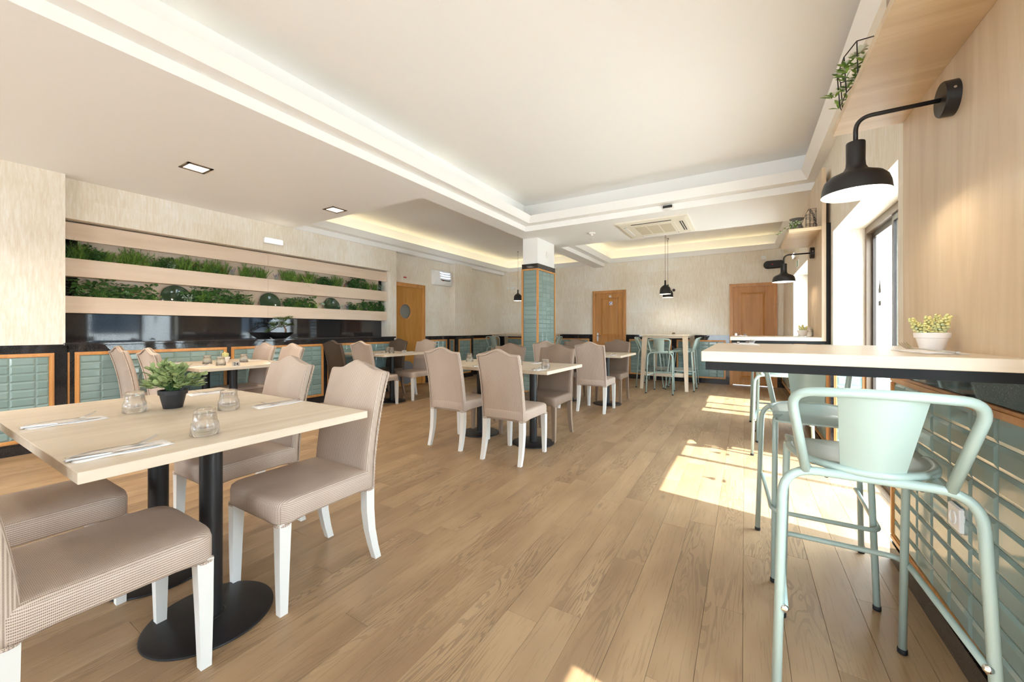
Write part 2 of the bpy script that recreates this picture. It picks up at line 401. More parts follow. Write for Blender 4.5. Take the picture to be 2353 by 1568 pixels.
# ------------------------------------------------------------------ wainscot kit
TW, THT = .152, .0765
def tmesh(w, h, name):
    b, e, d = .014, .001, .0075
    V = [(e, 0, e), (w-e, 0, e), (w-e, 0, h-e), (e, 0, h-e), (e, -.002, e), (w-e, -.002, e), (w-e, -.002, h-e), (e, -.002, h-e), (b, -d, b), (w-b, -d, b), (w-b, -d, h-b), (b, -d, h-b)]
    F = [(0, 1, 5, 4), (1, 2, 6, 5), (2, 3, 7, 6), (3, 0, 4, 7), (4, 5, 9, 8), (5, 6, 10, 9), (6, 7, 11, 10), (7, 4, 8, 11), (8, 9, 10, 11)]
    return mesh_of(name, V, F, 'tile')
TM = {}
def tile_me(w, h):
    k = (round(w, 3), round(h, 3))
    if k not in TM: TM[k] = tmesh(w, h, 'tile')
    return TM[k]
def frm(face, p):
    """mapper: (u along, n out from wall, z) -> world; and rotation of tiles"""
    if face == '+x': return (lambda u, n, z: (p+n, u, z)), pi/2
    if face == '-x': return (lambda u, n, z: (p-n, u, z)), -pi/2
    if face == '-y': return (lambda u, n, z: (u, p-n, z)), 0
def wbox(mb, f, u0, u1, n0, n1, z0, z1):
    a = f(u0, n0, z0); b = f(u1, n1, z1)
    mb.box(a[0], b[0], a[1], b[1], z0, z1)
def band(parent, face, p, u0, u1, z0=0, z1=1.005, t=.018, name='granite_panel'):
    f, r = frm(face, p); mb = MB(); wbox(mb, f, u0, u1, 0, t, z0, z1); mb.build(name, 'granite', parent)
def tframe(parent, face, p, u0, u1, z0=.105, z1=.925, w=.034, cnt=None, rows=None, t=.018, tw=TW):
    """oak frame with tiles; p wall plane, t granite thickness"""
    f, r = frm(face, p); mb = MB()
    for a, b, c, d in ((u0, u1, z1-w, z1), (u0, u1, z0, z0+w), (u0, u0+w, z0+w, z1-w), (u1-w, u1, z0+w, z1-w)):
        wbox(mb, f, a, b, t-.002, t+.010, c, d)
    q = .010
    for a, b, c, d in ((u0+q, u1-q, z1-w+q*.6, z1-q), (u0+q, u1-q, z0+q, z0+w-q*.6), (u0+q, u0+w-q*.6, z0+w, z1-w), (u1-w+q*.6, u1-q, z0+w, z1-w)):
        wbox(mb, f, a, b, t, t+.017, c, d)
    mb.build('tile_frame', 'frame', parent)
    a0, a1, b0, b1 = u0+w, u1-w, z0+w, z1-w
    mb = MB(); wbox(mb, f, a0-.002, a1+.002, t-.001, t+.003, b0-.002, b1+.002); mb.build('grout_bed', 'grout', parent)
    nr = rows or max(1, round((b1-b0)/THT)); h = (b1-b0)/nr
    nc = max(1, math.ceil((a1-a0)/tw-.15)); L = a1-a0
    ws = [tw]*(nc-1)+[L-tw*(nc-1)]
    out = []
    for i in range(nc):
        w_ = ws[i]
        for j in range(nr):
            me = tile_me(w_, h)
            us = a0+sum(ws[:i]) if face != '-x' else a1-sum(ws[:i])
            o = link('tile', me, parent); o.location = f(us, t+.003, b0+j*h); o.rotation_euler = (0, 0, r); out.append(o)
    return out

# ------------------------------------------------------------------ left wall with planter niche
XP = -5.72; XF = -5.85
wl = MB()
wl.box(-6.35, XP, YF, 1.044, 0, ZC+.02)           # pilaster run beside the niche
wl.box(-6.35, XF, 1.044, 5.40, 2.272, ZC+.02)      # fascia over the niche
wl.box(-6.35, -6.12, 1.044, 5.40, 0, 2.3)         # back of the niche
wl.box(-6.35, XF, 5.245, 5.40, 0, 2.272)           # return beside the door
wall_left = S(wl.build('wall_left', 'paper'))
MB().box(-6.12, -6.10, 1.044, 5.245, 1.0, 2.27).build('granite_backsplash', 'granite', wall_left)
MB().box(-6.10, -6.085, 1.20, 5.16, 1.335, 2.27).build('maple_back_panel', 'maple', wall_left)
MB().box(-6.12, XP-.018, 1.044, 5.225, 0, .99).build('granite_base', 'granite', wall_left)
o = MB().box(-6.11, XP+.035, 1.030, 5.24, .99, 1.02, b=.006).build('granite_ledge', 'granite', wall_left)
band(wall_left, '+x', XP-.002, YF, 1.052)
band(wall_left, '+x', XP-.018, 1.06, 5.225, z1=.99, t=.018)
MB().box(XP-.018, XP+.002, 1.058, 1.072, .105, .925).build('oak_strip', 'frame', wall_left)
tframe(wall_left, '+x', XP-.002, -.70, .969)
tframe(wall_left, '+x', XP-.018, 1.105, 2.43)
tframe(wall_left, '+x', XP-.018, 2.48, 3.77)
tframe(wall_left, '+x', XP-.018, 3.84, 5.14)
MB().box(XP-.02, XP+.028, YF, 1.052, 0, .085).build('skirting', 'granite', wall_left)
MB().box(XP-.03, XP+.012, 1.052, 5.225, 0, .085).build('skirting', 'granite', wall_left)
# beyond the door
wf = MB()
wf.box(-6.35, XL, 6.264, YB+.2, 0, ZC+.02); wf.box(-6.35, XL, 5.40, 6.264, 2.098, ZC+.02)
wf.box(XL, -5.785, 7.12, 7.78, 0, ZC+.02)
wall_left_far = S(wf.build('wall_left_far', 'paper'))
band(wall_left_far, '+x', XL, 6.29, 7.12); band(wall_left_far, '+x', -5.785, 7.10, 7.80); band(wall_left_far, '+x', XL, 7.80, YB)
band(wall_left_far, '-y', 7.12, XL, -5.767)
tframe(wall_left_far, '+x', XL, 6.36, 7.00); tframe(wall_left_far, '+x', -5.785, 7.22, 7.70); tframe(wall_left_far, '+x', XL, 7.95, 9.2)
tframe(wall_left_far, '-y', 7.12, XL+.02, -5.79, w=.02, tw=.11)
# ------------------------------------------------------------------ back wall
wb = MB()
D2 = (-3.20, -2.445); D3 = (-.24, .525)
wb.box(-6.4, D2[0], YB, YB+.2, 0, 2.7565); wb.box(D2[1], D3[0], YB, YB+.2, 0, 2.7565); wb.box(D3[1], .95, YB, YB+.2, 0, 2.7565)
wb.box(D2[0], D2[1], YB, YB+.2, 2.07, 2.7565); wb.box(D3[0], D3[1], YB, YB+.2, 2.07, 2.7565)
wall_back = S(wb.build('wall_back', 'paper'))
for a, b in ((XL, D2[0]-.03), (D2[1]+.03, D3[0]-.03), (D3[1]+.03, XR)): band(wall_back, '-y', YB, a, b, z1=1.03)
tframe(wall_back, '-y', YB, -5.75, -4.35); tframe(wall_back, '-y', YB, -4.22, -3.32)
tframe(wall_back, '-y', YB, -2.34, -1.40); tframe(wall_back, '-y', YB, -1.30, -.34)
# ------------------------------------------------------------------ right wall with window bays
wr = MB(); T = .24
piers = [(YF, .16), (1.13, 2.66), (4.33, 5.86), (7.52, YB+.2)]
for a, b in piers: wr.box(XR, XR+T, a, b, 0, 2.7565)
for a, b in WINS: wr.box(XR, XR+T, a, b, 2.0, 2.7565)
wall_right = S(wr.build('wall_right', 'paper'))
for a, b in piers: band(wall_right, '-x', XR, a, b)
for a, b in piers: 
    MB().box(XR-.03, XR+.0, a, min(b, YB), 0, .09).build('skirting', 'granite', wall_right)
for a, b in ((-1.4, .10), (1.20, 2.645), (4.40, 5.80), (7.58, 9.25)):
    tframe(wall_right, '-x', XR, a, b)
f_, r_ = frm('-y', 4.33)
band(wall_right, '-y', 4.33, XR-.018, .87, t=.006)
tframe(wall_right, '-y', 4.33, XR+.004, .868, w=.02, t=.006, tw=.17)
band(wall_right, '-y', 7.52, XR-.018, .87, t=.006)
tframe(wall_right, '-y', 7.52, XR+.004, .868, w=.02, t=.006, tw=.17)
# wall behind the camera with its glazed shopfront
wz = MB(); wz.box(-6.35, -5.6, YF-.2, YF, 0, ZC); wz.box(-3.2, -1.7, YF-.2, YF, 0, ZC+.4); wz.box(.5, .95, YF-.2, YF, 0, ZC+.4); wz.box(-1.7, .5, YF-.2, YF, 2.55, ZC+.4); wz.box(-1.7, .5, YF-.2, YF, 0, .08); wz.box(-5.6, -3.2, YF-.2, YF, 2.55, ZC+.4); wz.box(-5.6, -3.2, YF-.2, YF, 0, .08)
wall_front = S(wz.build('wall_front', 'paper'))
w5 = MB()
for i in range(4): w5.box(-5.6+i*.8-.03, -5.6+i*.8+.03, YF-.12, YF-.06, .08, 2.55)
w5.box(-5.6, -3.2, YF-.12, YF-.06, .08, .14); w5.box(-5.6, -3.2, YF-.12, YF-.06, 2.49, 2.55)
S(w5.build('window_4', 'bronze'))
w6 = MB()
for i in range(3): w6.box(-1.7+i*1.07-.03, -1.7+i*1.07+.03, YF-.12, YF-.06, .08, 2.55)
w6.box(-1.7, .5, YF-.12, YF-.06, .08, .14); w6.box(-1.7, .5, YF-.12, YF-.06, 2.49, 2.55)
S(w6.build('window_5', 'bronze'))
# ------------------------------------------------------------------ windows
for i, (a, b) in enumerate(WINS):
    X0 = .868; mb = MB()
    mb.box(X0, X0+.06, a, a+.045, 0, 2.0); mb.box(X0, X0+.06, b-.045, b, 0, 2.0); mb.box(X0, X0+.06, a+.045, b-.045, 1.945, 2.0); mb.box(X0, X0+.06, a+.045, b-.045, 0, .03)
    w = S(mb.build('window_%d' % (i+1), 'bronze'))
    if i == 2: splits = [(a+.045, a+.36), (a+.36, a+.86), (a+.80, b-.045)]
    else: splits = [(a+.045, (a+b)/2+.19), ((a+b)/2+.13, b-.045)]
    for j, (p, q) in enumerate(splits):
        xo = X0+.012 + (.022 if j % 2 else 0); s_ = MB(); st = .034 if i != 2 else .05
        s_.box(xo, xo+.02, p, p+st, .03, 1.945); s_.box(xo, xo+.02, q-st, q, .03, 1.945); s_.box(xo, xo+.02, p+st, q-st, 1.90, 1.945); s_.box(xo, xo+.02, p+st, q-st, .03, .10)
        s_.build('sash', 'dkbronze', w)
        MB().box(xo+.008, xo+.012, p+st, q-st, .10, 1.90).build('pane', 'pane', w)
def bottle_decal(y, z, s, par):
    prof = [(.5, 0), (.5, .25), (.5, .45), (.5, .6), (.42, .68), (.2, .78), (.13, .82), (.13, 1.0)]
    mb = MB()
    for lo, hi in ((0, 2), (4, 8)):
        pr = prof[lo:hi]
        if lo == 0: pr = [(.5, 0), (.5, .16)]
        else: pr = [(.5, .42), (.48, .55), (.36, .66), (.2, .76), (.11, .82), (.11, 1.0)]
        L = [(.8755, y-w_*.27*s, z+h*s) for w_, h in pr]; R_ = [(.8755, y+w_*.27*s, z+h*s) for w_, h in reversed(pr)]
        k = len(mb.V); mb.V += L+R_; mb.F.append(tuple(range(k, k+len(L)+len(R_))))
    mb.build('bottle_decal', 'decal', par)
w1 = bpy.data.objects['window_2']; w2 = bpy.data.objects['window_3']
bottle_decal(3.95, 1.33, .23, w1); bottle_decal(3.22, 1.33, .23, w1); bottle_decal(7.2, 1.36, .23, w2)
# ------------------------------------------------------------------ doors
def panel_door(name, x0, x1, y, flip=False):
    fr = MB(); w = .062
    for a, b, c, d in ((x0-.03, x0-.03+w, 0, 2.095), (x1+.03-w, x1+.03, 0, 2.095), (x0-.03+w, x1+.03-w, 2.095-w, 2.095)): fr.box(a, b, y-.03, y+.03, c, d)
    q = .02
    for a, b, c, d in ((x0-.03, x0-.03+q, 0, 2.095), (x1+.03-q, x1+.03, 0, 2.095), (x0-.03, x1+.03, 2.095-q, 2.095)): fr.box(a, b, y-.042, y-.03, c, d)
    d0 = S(fr.build(name, 'frame'))
    a, b = x0-.03+w, x1+.03-w; L = MB(); L.box(a, b, y+.005, y+.04, .008, 2.033)
    leaf_ = L.build('door_leaf', 'door', d0)
    wd = b-a; m_ = MB()
    for z0, z1 in ((.98, 1.93), (.14, .84)):
        p0, p1 = a+.12, b-.12
        for u0, u1, v0, v1 in ((p0, p1, z1-.022, z1), (p0, p1, z0, z0+.022), (p0, p0+.022, z0, z1), (p1-.022, p1, z0, z1)): m_.box(u0, u1, y-.014, y+.006, v0, v1)
        V_, F_ = rings([[(p0+.022, y+.004, z0+.022), (p1-.022, y+.004, z0+.022), (p1-.022, y+.004, z1-.022), (p0+.022, y+.004, z1-.022)], [(p0+.06, y-.004, z0+.06), (p1-.06, y-.004, z0+.06), (p1-.06, y-.004, z1-.06), (p0+.06, y-.004, z1-.06)]], False, True)
        m_.add(V_, F_)
    m_.build('raised_panel', 'door', leaf_)
    h = MB(); hx = a+.055
    h.box(hx-.02, hx+.02, y-.004, y+.006, .86, 1.07, b=.002); h.tube([(hx, y-.004, 1.0), (hx, y-.05, 1.0), (hx+.11, y-.05, 1.0)], .009, 8)
    h.build('door_handle', 'steel', leaf_)
    return d0, leaf_
d2, d2leaf = panel_door('door_2', D2[0], D2[1], YB)
d3, d3leaf = panel_door('door_3', D3[0], D3[1], YB)
# signs on the washroom door
mb = MB(); mb.lathe([(.030, 0), (.030, .004)], 24, Matrix.Translation((-2.80, YB, 1.95)) @ Matrix.Rotation(pi/2, 4, 'X'))
sg = tag(mb.build('door_sign', 'signwhite'), 'small round white washroom sign at the top of the oak door', 'sign')
mb = MB()
for dx in (-.008, .008):
    mb.box(-2.80+dx-.003, -2.80+dx+.003, YB-.0055, YB-.004, 1.936, 1.958); mb.lathe([(.0035, 0), (.0035, .0015)], 10, Matrix.Translation((-2.80+dx, YB-.004, 1.963)) @ Matrix.Rotation(pi/2, 4, 'X'))
mb.build('figures', 'signblack', sg)
mb = MB(); mb.box(-2.825, -2.745, YB-.0075, YB-.0045, 1.745, 1.825)
sg = tag(mb.build('notice_sign', 'signwhite'), 'square white notice with blue pictograms on the oak door', 'sign')
mb = MB()
for x0, x1, z0, z1 in ((-2.82, -2.806, 1.752, 1.80), (-2.797, -2.770, 1.795, 1.818), (-2.79, -2.765, 1.752, 1.768), (-2.757, -2.749, 1.77, 1.80), (-2.806, -2.795, 1.775, 1.785)): mb.box(x0, x1, YB-.009, YB-.0075, z0, z1)
mb.lathe([(.006, 0), (.006, .0015)], 10, Matrix.Translation((-2.813, YB-.0075, 1.81)) @ Matrix.Rotation(pi/2, 4, 'X'))
mb.build('pictogram', 'signblue', sg)
# flush kitchen door with porthole in the left wall
fr = MB(); y0, y1 = 5.40, 6.264; w = .07
for a, b, c, d in ((y0-.005, y0+w*.3, 0, 2.098), (y1-w, y1, 0, 2.098), (y0+w*.3, y1-w, 2.098-w, 2.098)): fr.box(XL-.05, XL+.03, a, b, c, d)
for a, b, c, d in ((y1-.02, y1, 0, 2.098), (y0, y1, 2.078, 2.098)): fr.box(XL+.03, XL+.042, a, b, c, d)
door1 = S(fr.build('door_1', 'frame'))
cyc, czc, rr = 5.72, 1.52, .155
ring_o = []; n = 32; a0, a1 = y0+w*.3, y1-w
outer = []
for j in range(n):
    an = 2*pi*j/n; dy, dz = cos(an), sin(an); ty = ((a1 if dy > 0 else a0)-cyc)/dy if abs(dy) > 1e-6 else 1e9; tz = ((2.028 if dz > 0 else .008)-czc)/dz if abs(dz) > 1e-6 else 1e9
    t_ = min(ty, tz); outer.append((cyc+dy*t_, czc+dz*t_))
inner = [(cyc+rr*cos(2*pi*j/n), czc+rr*sin(2*pi*j/n)) for j in range(n)]
Vd = [(XL+.005, u, v) for u, v in outer]+[(XL+.005, u, v) for u, v in inner]+[(XL-.03, u, v) for u, v in inner]
Fd = [(j, (j+1) % n, n+(j+1) % n, n+j) for j in range(n)]+[(n+j, n+(j+1) % n, 2*n+(j+1) % n, 2*n+j) for j in range(n)]
dl = MB(); dl.add(Vd, Fd)
cor = [(XL+.005, a0, .008), (XL+.005, a1, .008), (XL+.005, a1, 2.028), (XL+.005, a0, 2.028)]
for c in cor:   # corner triangles that the ring leaves open
    side = [j for j in range(n)]
    for j in side:
        p, q = outer[j], outer[(j+1) % n]
        if abs(p[0]-q[0]) > 1e-4 and abs(p[1]-q[1]) > 1e-4 and ((p[0]-c[1])*(q[0]-c[1]) < 1e-6 or True):
            if (abs(p[0]-c[1]) < 1e-4 or abs(q[0]-c[1]) < 1e-4) and (abs(p[1]-c[2]) < 1e-4 or abs(q[1]-c[2]) < 1e-4):
                k = len(dl.V); dl.V += [(XL+.005, *p), c, (XL+.005, *q)]; dl.F.append((k, k+1, k+2))
leaf1 = dl.build('door_leaf', 'door_gold', door1)
mb = MB(); mb.tube([(XL+.01, cyc+(rr+.004)*cos(2*pi*j/32), czc+(rr+.004)*sin(2*pi*j/32)) for j in range(32)], .014, 8, True); mb.build('porthole_rim', 'frame', leaf1)
mb = MB(); mb.lathe([(rr, 0), (rr, .005)], 32, Matrix.Translation((XL-.02, cyc, czc)) @ Matrix.Rotation(pi/2, 4, 'Y')); mb.build('porthole_glass', 'frosted', leaf1)
mb = MB(); mb.lathe([(.24, 0), (.24, .004)], 32, Matrix.Translation((XL+.005, cyc+.03, .27)) @ Matrix.Rotation(pi/2, 4, 'Y')); mb.build('kick_plate', 'zinc', leaf1)
mb = MB(); mb.box(-6.3, -5.99, y0-.05, y1+.05, 0, 2.2); S(mb.build('wall_behind_door', 'paper'))
# ------------------------------------------------------------------ pillar
CX0, CX1, CY0, CY1 = -3.215, -2.94, 5.755, 6.41
pil = S(MB().box(CX0, CX1, CY0, CY1, 0, ZC+.01).build('pillar', 'trimwhite'))
MB().box(CX0-.014, CX1+.014, CY0-.014, CY1+.014, 2.165, 2.245).build('granite_cap', 'granite', pil)
MB().box(CX0-.002, CX1+.002, CY0-.002, CY1+.002, 0, 2.165).build('grout_bed', 'grout', pil)
MB().box(CX0-.02, CX1+.02, CY0-.02, CY1+.02, 0, .10).build('skirting', 'granite', pil)
mb = MB(); ft = .022
for (x, y) in ((CX0, CY0), (CX1, CY0), (CX1, CY1), (CX0, CY1)):
    mb.box(x-(.018 if x == CX0 else .012), x+(.012 if x == CX0 else .018), y-(.018 if y == CY0 else .012), y+(.012 if y == CY0 else .018), .10, 2.165)
for z0 in (2.14, .10):
    mb.box(CX0, CX1, CY0-.016, CY0, z0, z0+.025); mb.box(CX0, CX1, CY1, CY1+.016, z0, z0+.025)
    mb.box(CX1, CX1+.016, CY0, CY1, z0, z0+.025); mb.box(CX0-.016, CX0, CY0, CY1, z0, z0+.025)
mb.build('oak_corner_frame', 'frame', pil)
rows = 27; h = (2.14-.125)/rows
for j in range(rows):
    wx = CX1-CX0-.024
    o = link('tile', tile_me(wx, h), pil); o.location = (CX0+.012, CY0-.002, .125+j*h)
    yy = CY0+.012; tot = CY1-CY0-.024
    for k in range(4):
        o = link('tile', tile_me(tot/4, h), pil); o.location = (CX1+.002, yy+k*tot/4, .125+j*h); o.rotation_euler = (0, 0, pi/2)

# ================================================================== FURNITURE
def seat_mesh(mat, W_=.445, D_=.47, z0=.362, zt=.462):
    n = 56; R = []
    def ringpt(a, inset, z, arch=0):
        # superellipse outline, bowed at the front
        e = .22; c, s_ = cos(a), sin(a)
        x = (W_/2-inset)*abs(c)**e*(1 if c >= 0 else -1); y = (D_/2-inset)*abs(s_)**e*(1 if s_ >= 0 else -1)
        if s_ > 0: y += .014*(1-(x/(W_/2))**2)*abs(s_)
        az = 0
        if arch: az = arch*max(0, 1-(x/(W_/2-.03))**4)*(1 if abs(y) > D_/2-.05 else 0)+arch*max(0, 1-(y/(D_/2-.03))**4)*(1 if abs(x) > W_/2-.05 else 0)
        return (x, y+.012, z+az)
    for ins, z, ar in ((.02, z0+.004, .016), (.002, z0, .016), (0, z0+.012, .012), (0, z0+.05, 0), (0, zt-.028, 0), (.004, zt-.012, 0), (.014, zt-.003, 0), (.03, zt, 0), (.08, zt+.004, 0), (.14, zt+.007, 0), (.2, zt+.008, 0)):
        R.append([ringpt(2*pi*(j+.5)/n, ins, z, ar) for j in range(n)])
    V, F = rings(R); return mesh_of('seat', V, F, mat, True, 'seat')
def back_pt(x, s, off):
    """x across, s 0..1 up, off outwards to the rear"""
    zt = .932+.042*(.5+.5*cos(pi*min(1, abs(x)/.15)))-.006*(abs(x)/.2)
    z = .362+s*(zt-.362)
    yc = -.190-.012*s-.085*s*s
    return (x, yc-off, z)
def back_mesh(mat):
    R = []; hw = .214; t0, t1 = .046, .040
    NS = 16
    for i in range(NS+1):
        s = i/NS
        t = t0+(t1-t0)*s; hwk = hw-.004*sin(pi*s)
        ring = []
        nx = 14
        for j in range(nx+1): ring.append(back_pt(-hwk+.012+(2*hwk-.024)*j/nx, s, t/2))
        ring.append(back_pt(hwk-.003, s, t/2-.006)); ring.append(back_pt(hwk, s, 0)); ring.append(back_pt(hwk-.003, s, -t/2+.006))
        for j in range(nx+1): ring.append(back_pt(hwk-.012-(2*hwk-.024)*j/nx, s, -t/2))
        ring.append(back_pt(-hwk+.003, s, -t/2+.006)); ring.append(back_pt(-hwk, s, 0)); ring.append(back_pt(-hwk+.003, s, t/2-.006))
        R.append(ring)
    top = R[-1]; cyt = sum(p[1] for p in top)/len(top)
    R.append([(x*.988, cyt+(y-cyt)*.72, z+.009) for x, y, z in top]); R.append([(x*.975, cyt+(y-cyt)*.2, z+.013) for x, y, z in top])
    V, F = rings(R); return mesh_of('backrest', V, F, mat, True, 'back')
def make_chair(wm, lm, wname, lname):
    root = empty('dining_chair')
    link('seat', seat_mesh(wm), root); link('backrest', back_mesh(wm), root)
    sq = [(1, 1), (1, -1), (-1, -1), (-1, 1)]
    for sx in (-1, 1):
        # rear leg: square, splayed backwards in a curve
        pts = [(sx*.188, -.196, .37), (sx*.188, -.197, .26), (sx*.189, -.207, .16), (sx*.191, -.226, .07), (sx*.192, -.246, 0)]
        R = [[(x+a*h, y+b*h, z) for a, b in ((-1, -1), (1, -1), (1, 1), (-1, 1))] for (x, y, z), h in zip(pts, (.0225, .022, .020, .018, .0165))]
        V, F = rings(list(reversed(R))); link('leg', mesh_of('leg', V, F, lm), root)
        pts = [(sx*.190, .222, 0), (sx*.189, .221, .18), (sx*.187, .218, .37)]
        R = [[(x+a*h, y+b*h, z) for a, b in ((-1, -1), (1, -1), (1, 1), (-1, 1))] for (x, y, z), h in zip(pts, (.0155, .0195, .0235))]
        V, F = rings(R); link('leg', mesh_of('leg', V, F, lm), root)
    # braided piping round the rear face
    path = []
    for i in range(15): path.append(Vector(back_pt(-.206, i/14, .026)))
    for j in range(1, 20): path.append(Vector(back_pt(-.206+.412*j/20, 1, .024))+Vector((0, 0, -.002)))
    for i in range(15): path.append(Vector(back_pt(.206, 1-i/14, .026)))
    P2 = []; L = 0
    for a, b in zip(path[:-1], path[1:]):
        k = max(1, int((b-a).length/.0075))
        for q in range(k): P2.append(a.lerp(b, q/k))
    P2.append(path[-1])
    mb = MB(); mb.tube(P2, .0062, 6, taper=[1+.22*(1 if i % 2 else -1) for i in range(len(P2))])
    mb.build('piping', wm, root, True, 'back')
    # collar braid above each leg
    for sx in (-1, 1):
        for (cx_, cy_) in ((sx*.187, .219), (sx*.188, -.196)):
            mb = MB(); mb.tube([(cx_+.0265*cos(a)*1.0, cy_+.0265*sin(a), .362) for a in [2*pi*k/12 for k in range(12)]], .005, 6, True)
            mb.build('leg_collar', wm, root, True, 'back')
    mb = MB(); mb.lathe([(1, 0), (1, .003), (.8, .0045)], 20, Matrix.Translation(back_pt(.02, .075, .023)) @ Matrix.Rotation(pi/2, 4, 'X') @ Matrix.Diagonal((.0125, .0065, 1, 1)))
    b = mb.build('oval_badge', 'zinc', root); b['label'] = 'small oval metal badge'
    return note_kids(root)
proto = {'l': make_chair('weave_l', 'whiteleg', 'light', 'white'), 'd': make_chair('weave_d', 'taupeleg', 'taupe', 'taupe')}
bk_ = make_chair('weave_k', 'taupeleg', 'dark', 'taupe'); proto['k'] = bk_
used = set()
def chair(kind, x, y, flip, label, group):
    o = proto[kind]
    rz = pi if flip else 0
    if kind not in used:
        used.add(kind); o.location = (x, y, 0); o.rotation_euler = (0, 0, rz)
        r = o
    else: r = dup(o, (x, y, 0), rz)
    return tag(r, label, 'chair', group)
GC = 'woven high-backed chairs around the dining tables'
# (x, y, facing -Y, kind, label)
CH = [
 ('l', -1.775, .385, 0, 'beige woven chair nearest the camera, its white leg over the black disc base'),
 ('l', -2.45, .345, 0, 'beige woven chair tucked under the plant table, just beyond the nearest chair'),
 ('l', -1.795, 1.10, 1, 'beige woven chair facing us at the plant table, on its aisle side'),
 ('l', -2.49, 1.13, 1, 'beige woven chair facing us at the plant table, on its inner side'),
 ('l', -4.68, 1.65, 0, 'beige chair seen from behind at table 24, standing just behind the leafy plant'),
 ('l', -5.47, 1.65, 0, 'beige chair seen from behind at table 24, the one next to the granite ledge wall'),
 ('l', -4.72, 2.42, 1, 'beige chair across table 24 facing us, the one with its back nearer the aisle'),
 ('l', -5.34, 2.42, 1, 'beige chair across table 24 facing us, the one close under the granite ledge'),
 ('l', -4.81, 4.05, 0, 'beige chair seen from behind at the table with the number 11 card'),
 ('k', -5.47, 4.05, 0, 'dark brown woven chair seen from behind beside the tiled left wall'),
 ('l', -4.80, 4.82, 1, 'beige chair with white legs facing us in front of the porthole door'),
 ('k', -5.48, 4.82, 1, 'dark brown woven chair facing us between the granite ledge end and porthole door'),
 ('l', -1.81, 3.09, 0, 'beige chair seen from behind at the middle table, on its aisle side'),
 ('l', -2.505, 3.17, 0, 'beige chair seen from behind at the middle table, second from the aisle'),
 ('d', -1.86, 3.86, 1, 'taupe chair facing us at the middle table on the aisle side, seat fully in view'),
 ('d', -2.50, 3.86, 1, 'taupe chair at the middle table, only its arched top showing before the pillar'),
 ('l', -1.835, 5.45, 0, 'beige chair seen from behind at the far table, its whole back and legs in view'),
 ('l', -2.53, 5.51, 0, 'beige chair seen from behind at the far table, partly hidden beside the tiled pillar'),
 ('d', -1.86, 6.33, 1, 'taupe chair facing us at the far table in front of the washroom door'),
 ('d', -2.56, 6.20, 1, 'taupe chair facing us at the far table between pillar and washroom door, mostly hidden'),
]
for k, x, y, fl_, lb in CH: chair(k, x, y, fl_, lb, GC)

# ------------------------------------------------------------------ dining tables
TZ = .77
def table(x0, x1, y0, y1, poles, label):
    r = empty('dining_table', ((x0+x1)/2, (y0+y1)/2, 0)); cx_, cy_ = r.location.x, r.location.y
    tag(r, label, 'table', 'oak topped dining tables on black disc bases')
    xm = (x0+x1)/2; n = len(poles)
    tops = [(x0, xm), (xm, x1)] if n == 2 else [(x0, x1)]
    for a, b in tops: MB().box(a-cx_+.0004, b-cx_-.0004, y0-cy_, y1-cy_, TZ-.032, TZ, b=.0015).build('tabletop', 'oak_y', r)
    for (px, py) in poles:
        mb = MB(); mb.lathe([(.038, .012), (.038, TZ-.042)], 28, Matrix.Translation((px-cx_, py-cy_, 0))); autosmooth(mb.build('pole', 'black', r))
        mb = MB(); mb.lathe([(.212, 0), (.214, .003), (.213, .008), (.206, .0115), (.05, .0135), (.044, .018)], 56, Matrix.Translation((px-cx_, py-cy_, 0))); autosmooth(mb.build('disc_base', 'black', r))
        mb = MB(); mb.box(px-cx_-.20, px-cx_+.20, py-cy_-.03, py-cy_+.03, TZ-.042, TZ-.032); mb.box(px-cx_-.03, px-cx_+.03, py-cy_-.20, py-cy_+.20, TZ-.042, TZ-.032); mb.build('cross_bracket', 'black', r)
    return r
table(-2.965, -1.515, .298, 1.222, [(-1.835, .725), (-2.40, .735)], 'light oak table nearest the camera, with the bushy green plant in a black pot')
table(-5.695, -4.48, 1.68, 2.60, [(-4.77, 2.09), (-5.42, 2.09)], 'light oak table with the number 24 card, beside the tiled left wall')
table(-5.66, -4.60, 4.02, 4.90, [(-4.88, 4.41), (-5.35, 4.41)], 'light oak table with the number 11 card in front of the porthole door')
table(-2.985, -1.53, 3.19, 4.07, [(-1.846, 3.52), (-2.535, 3.56)], 'light oak table mid-room, beige chairs before it and taupe chairs behind')
table(-2.915, -1.53, 5.62, 6.54, [(-1.83, 5.95), (-2.53, 5.97)], 'light oak table beyond the middle one, beside the tiled pillar')

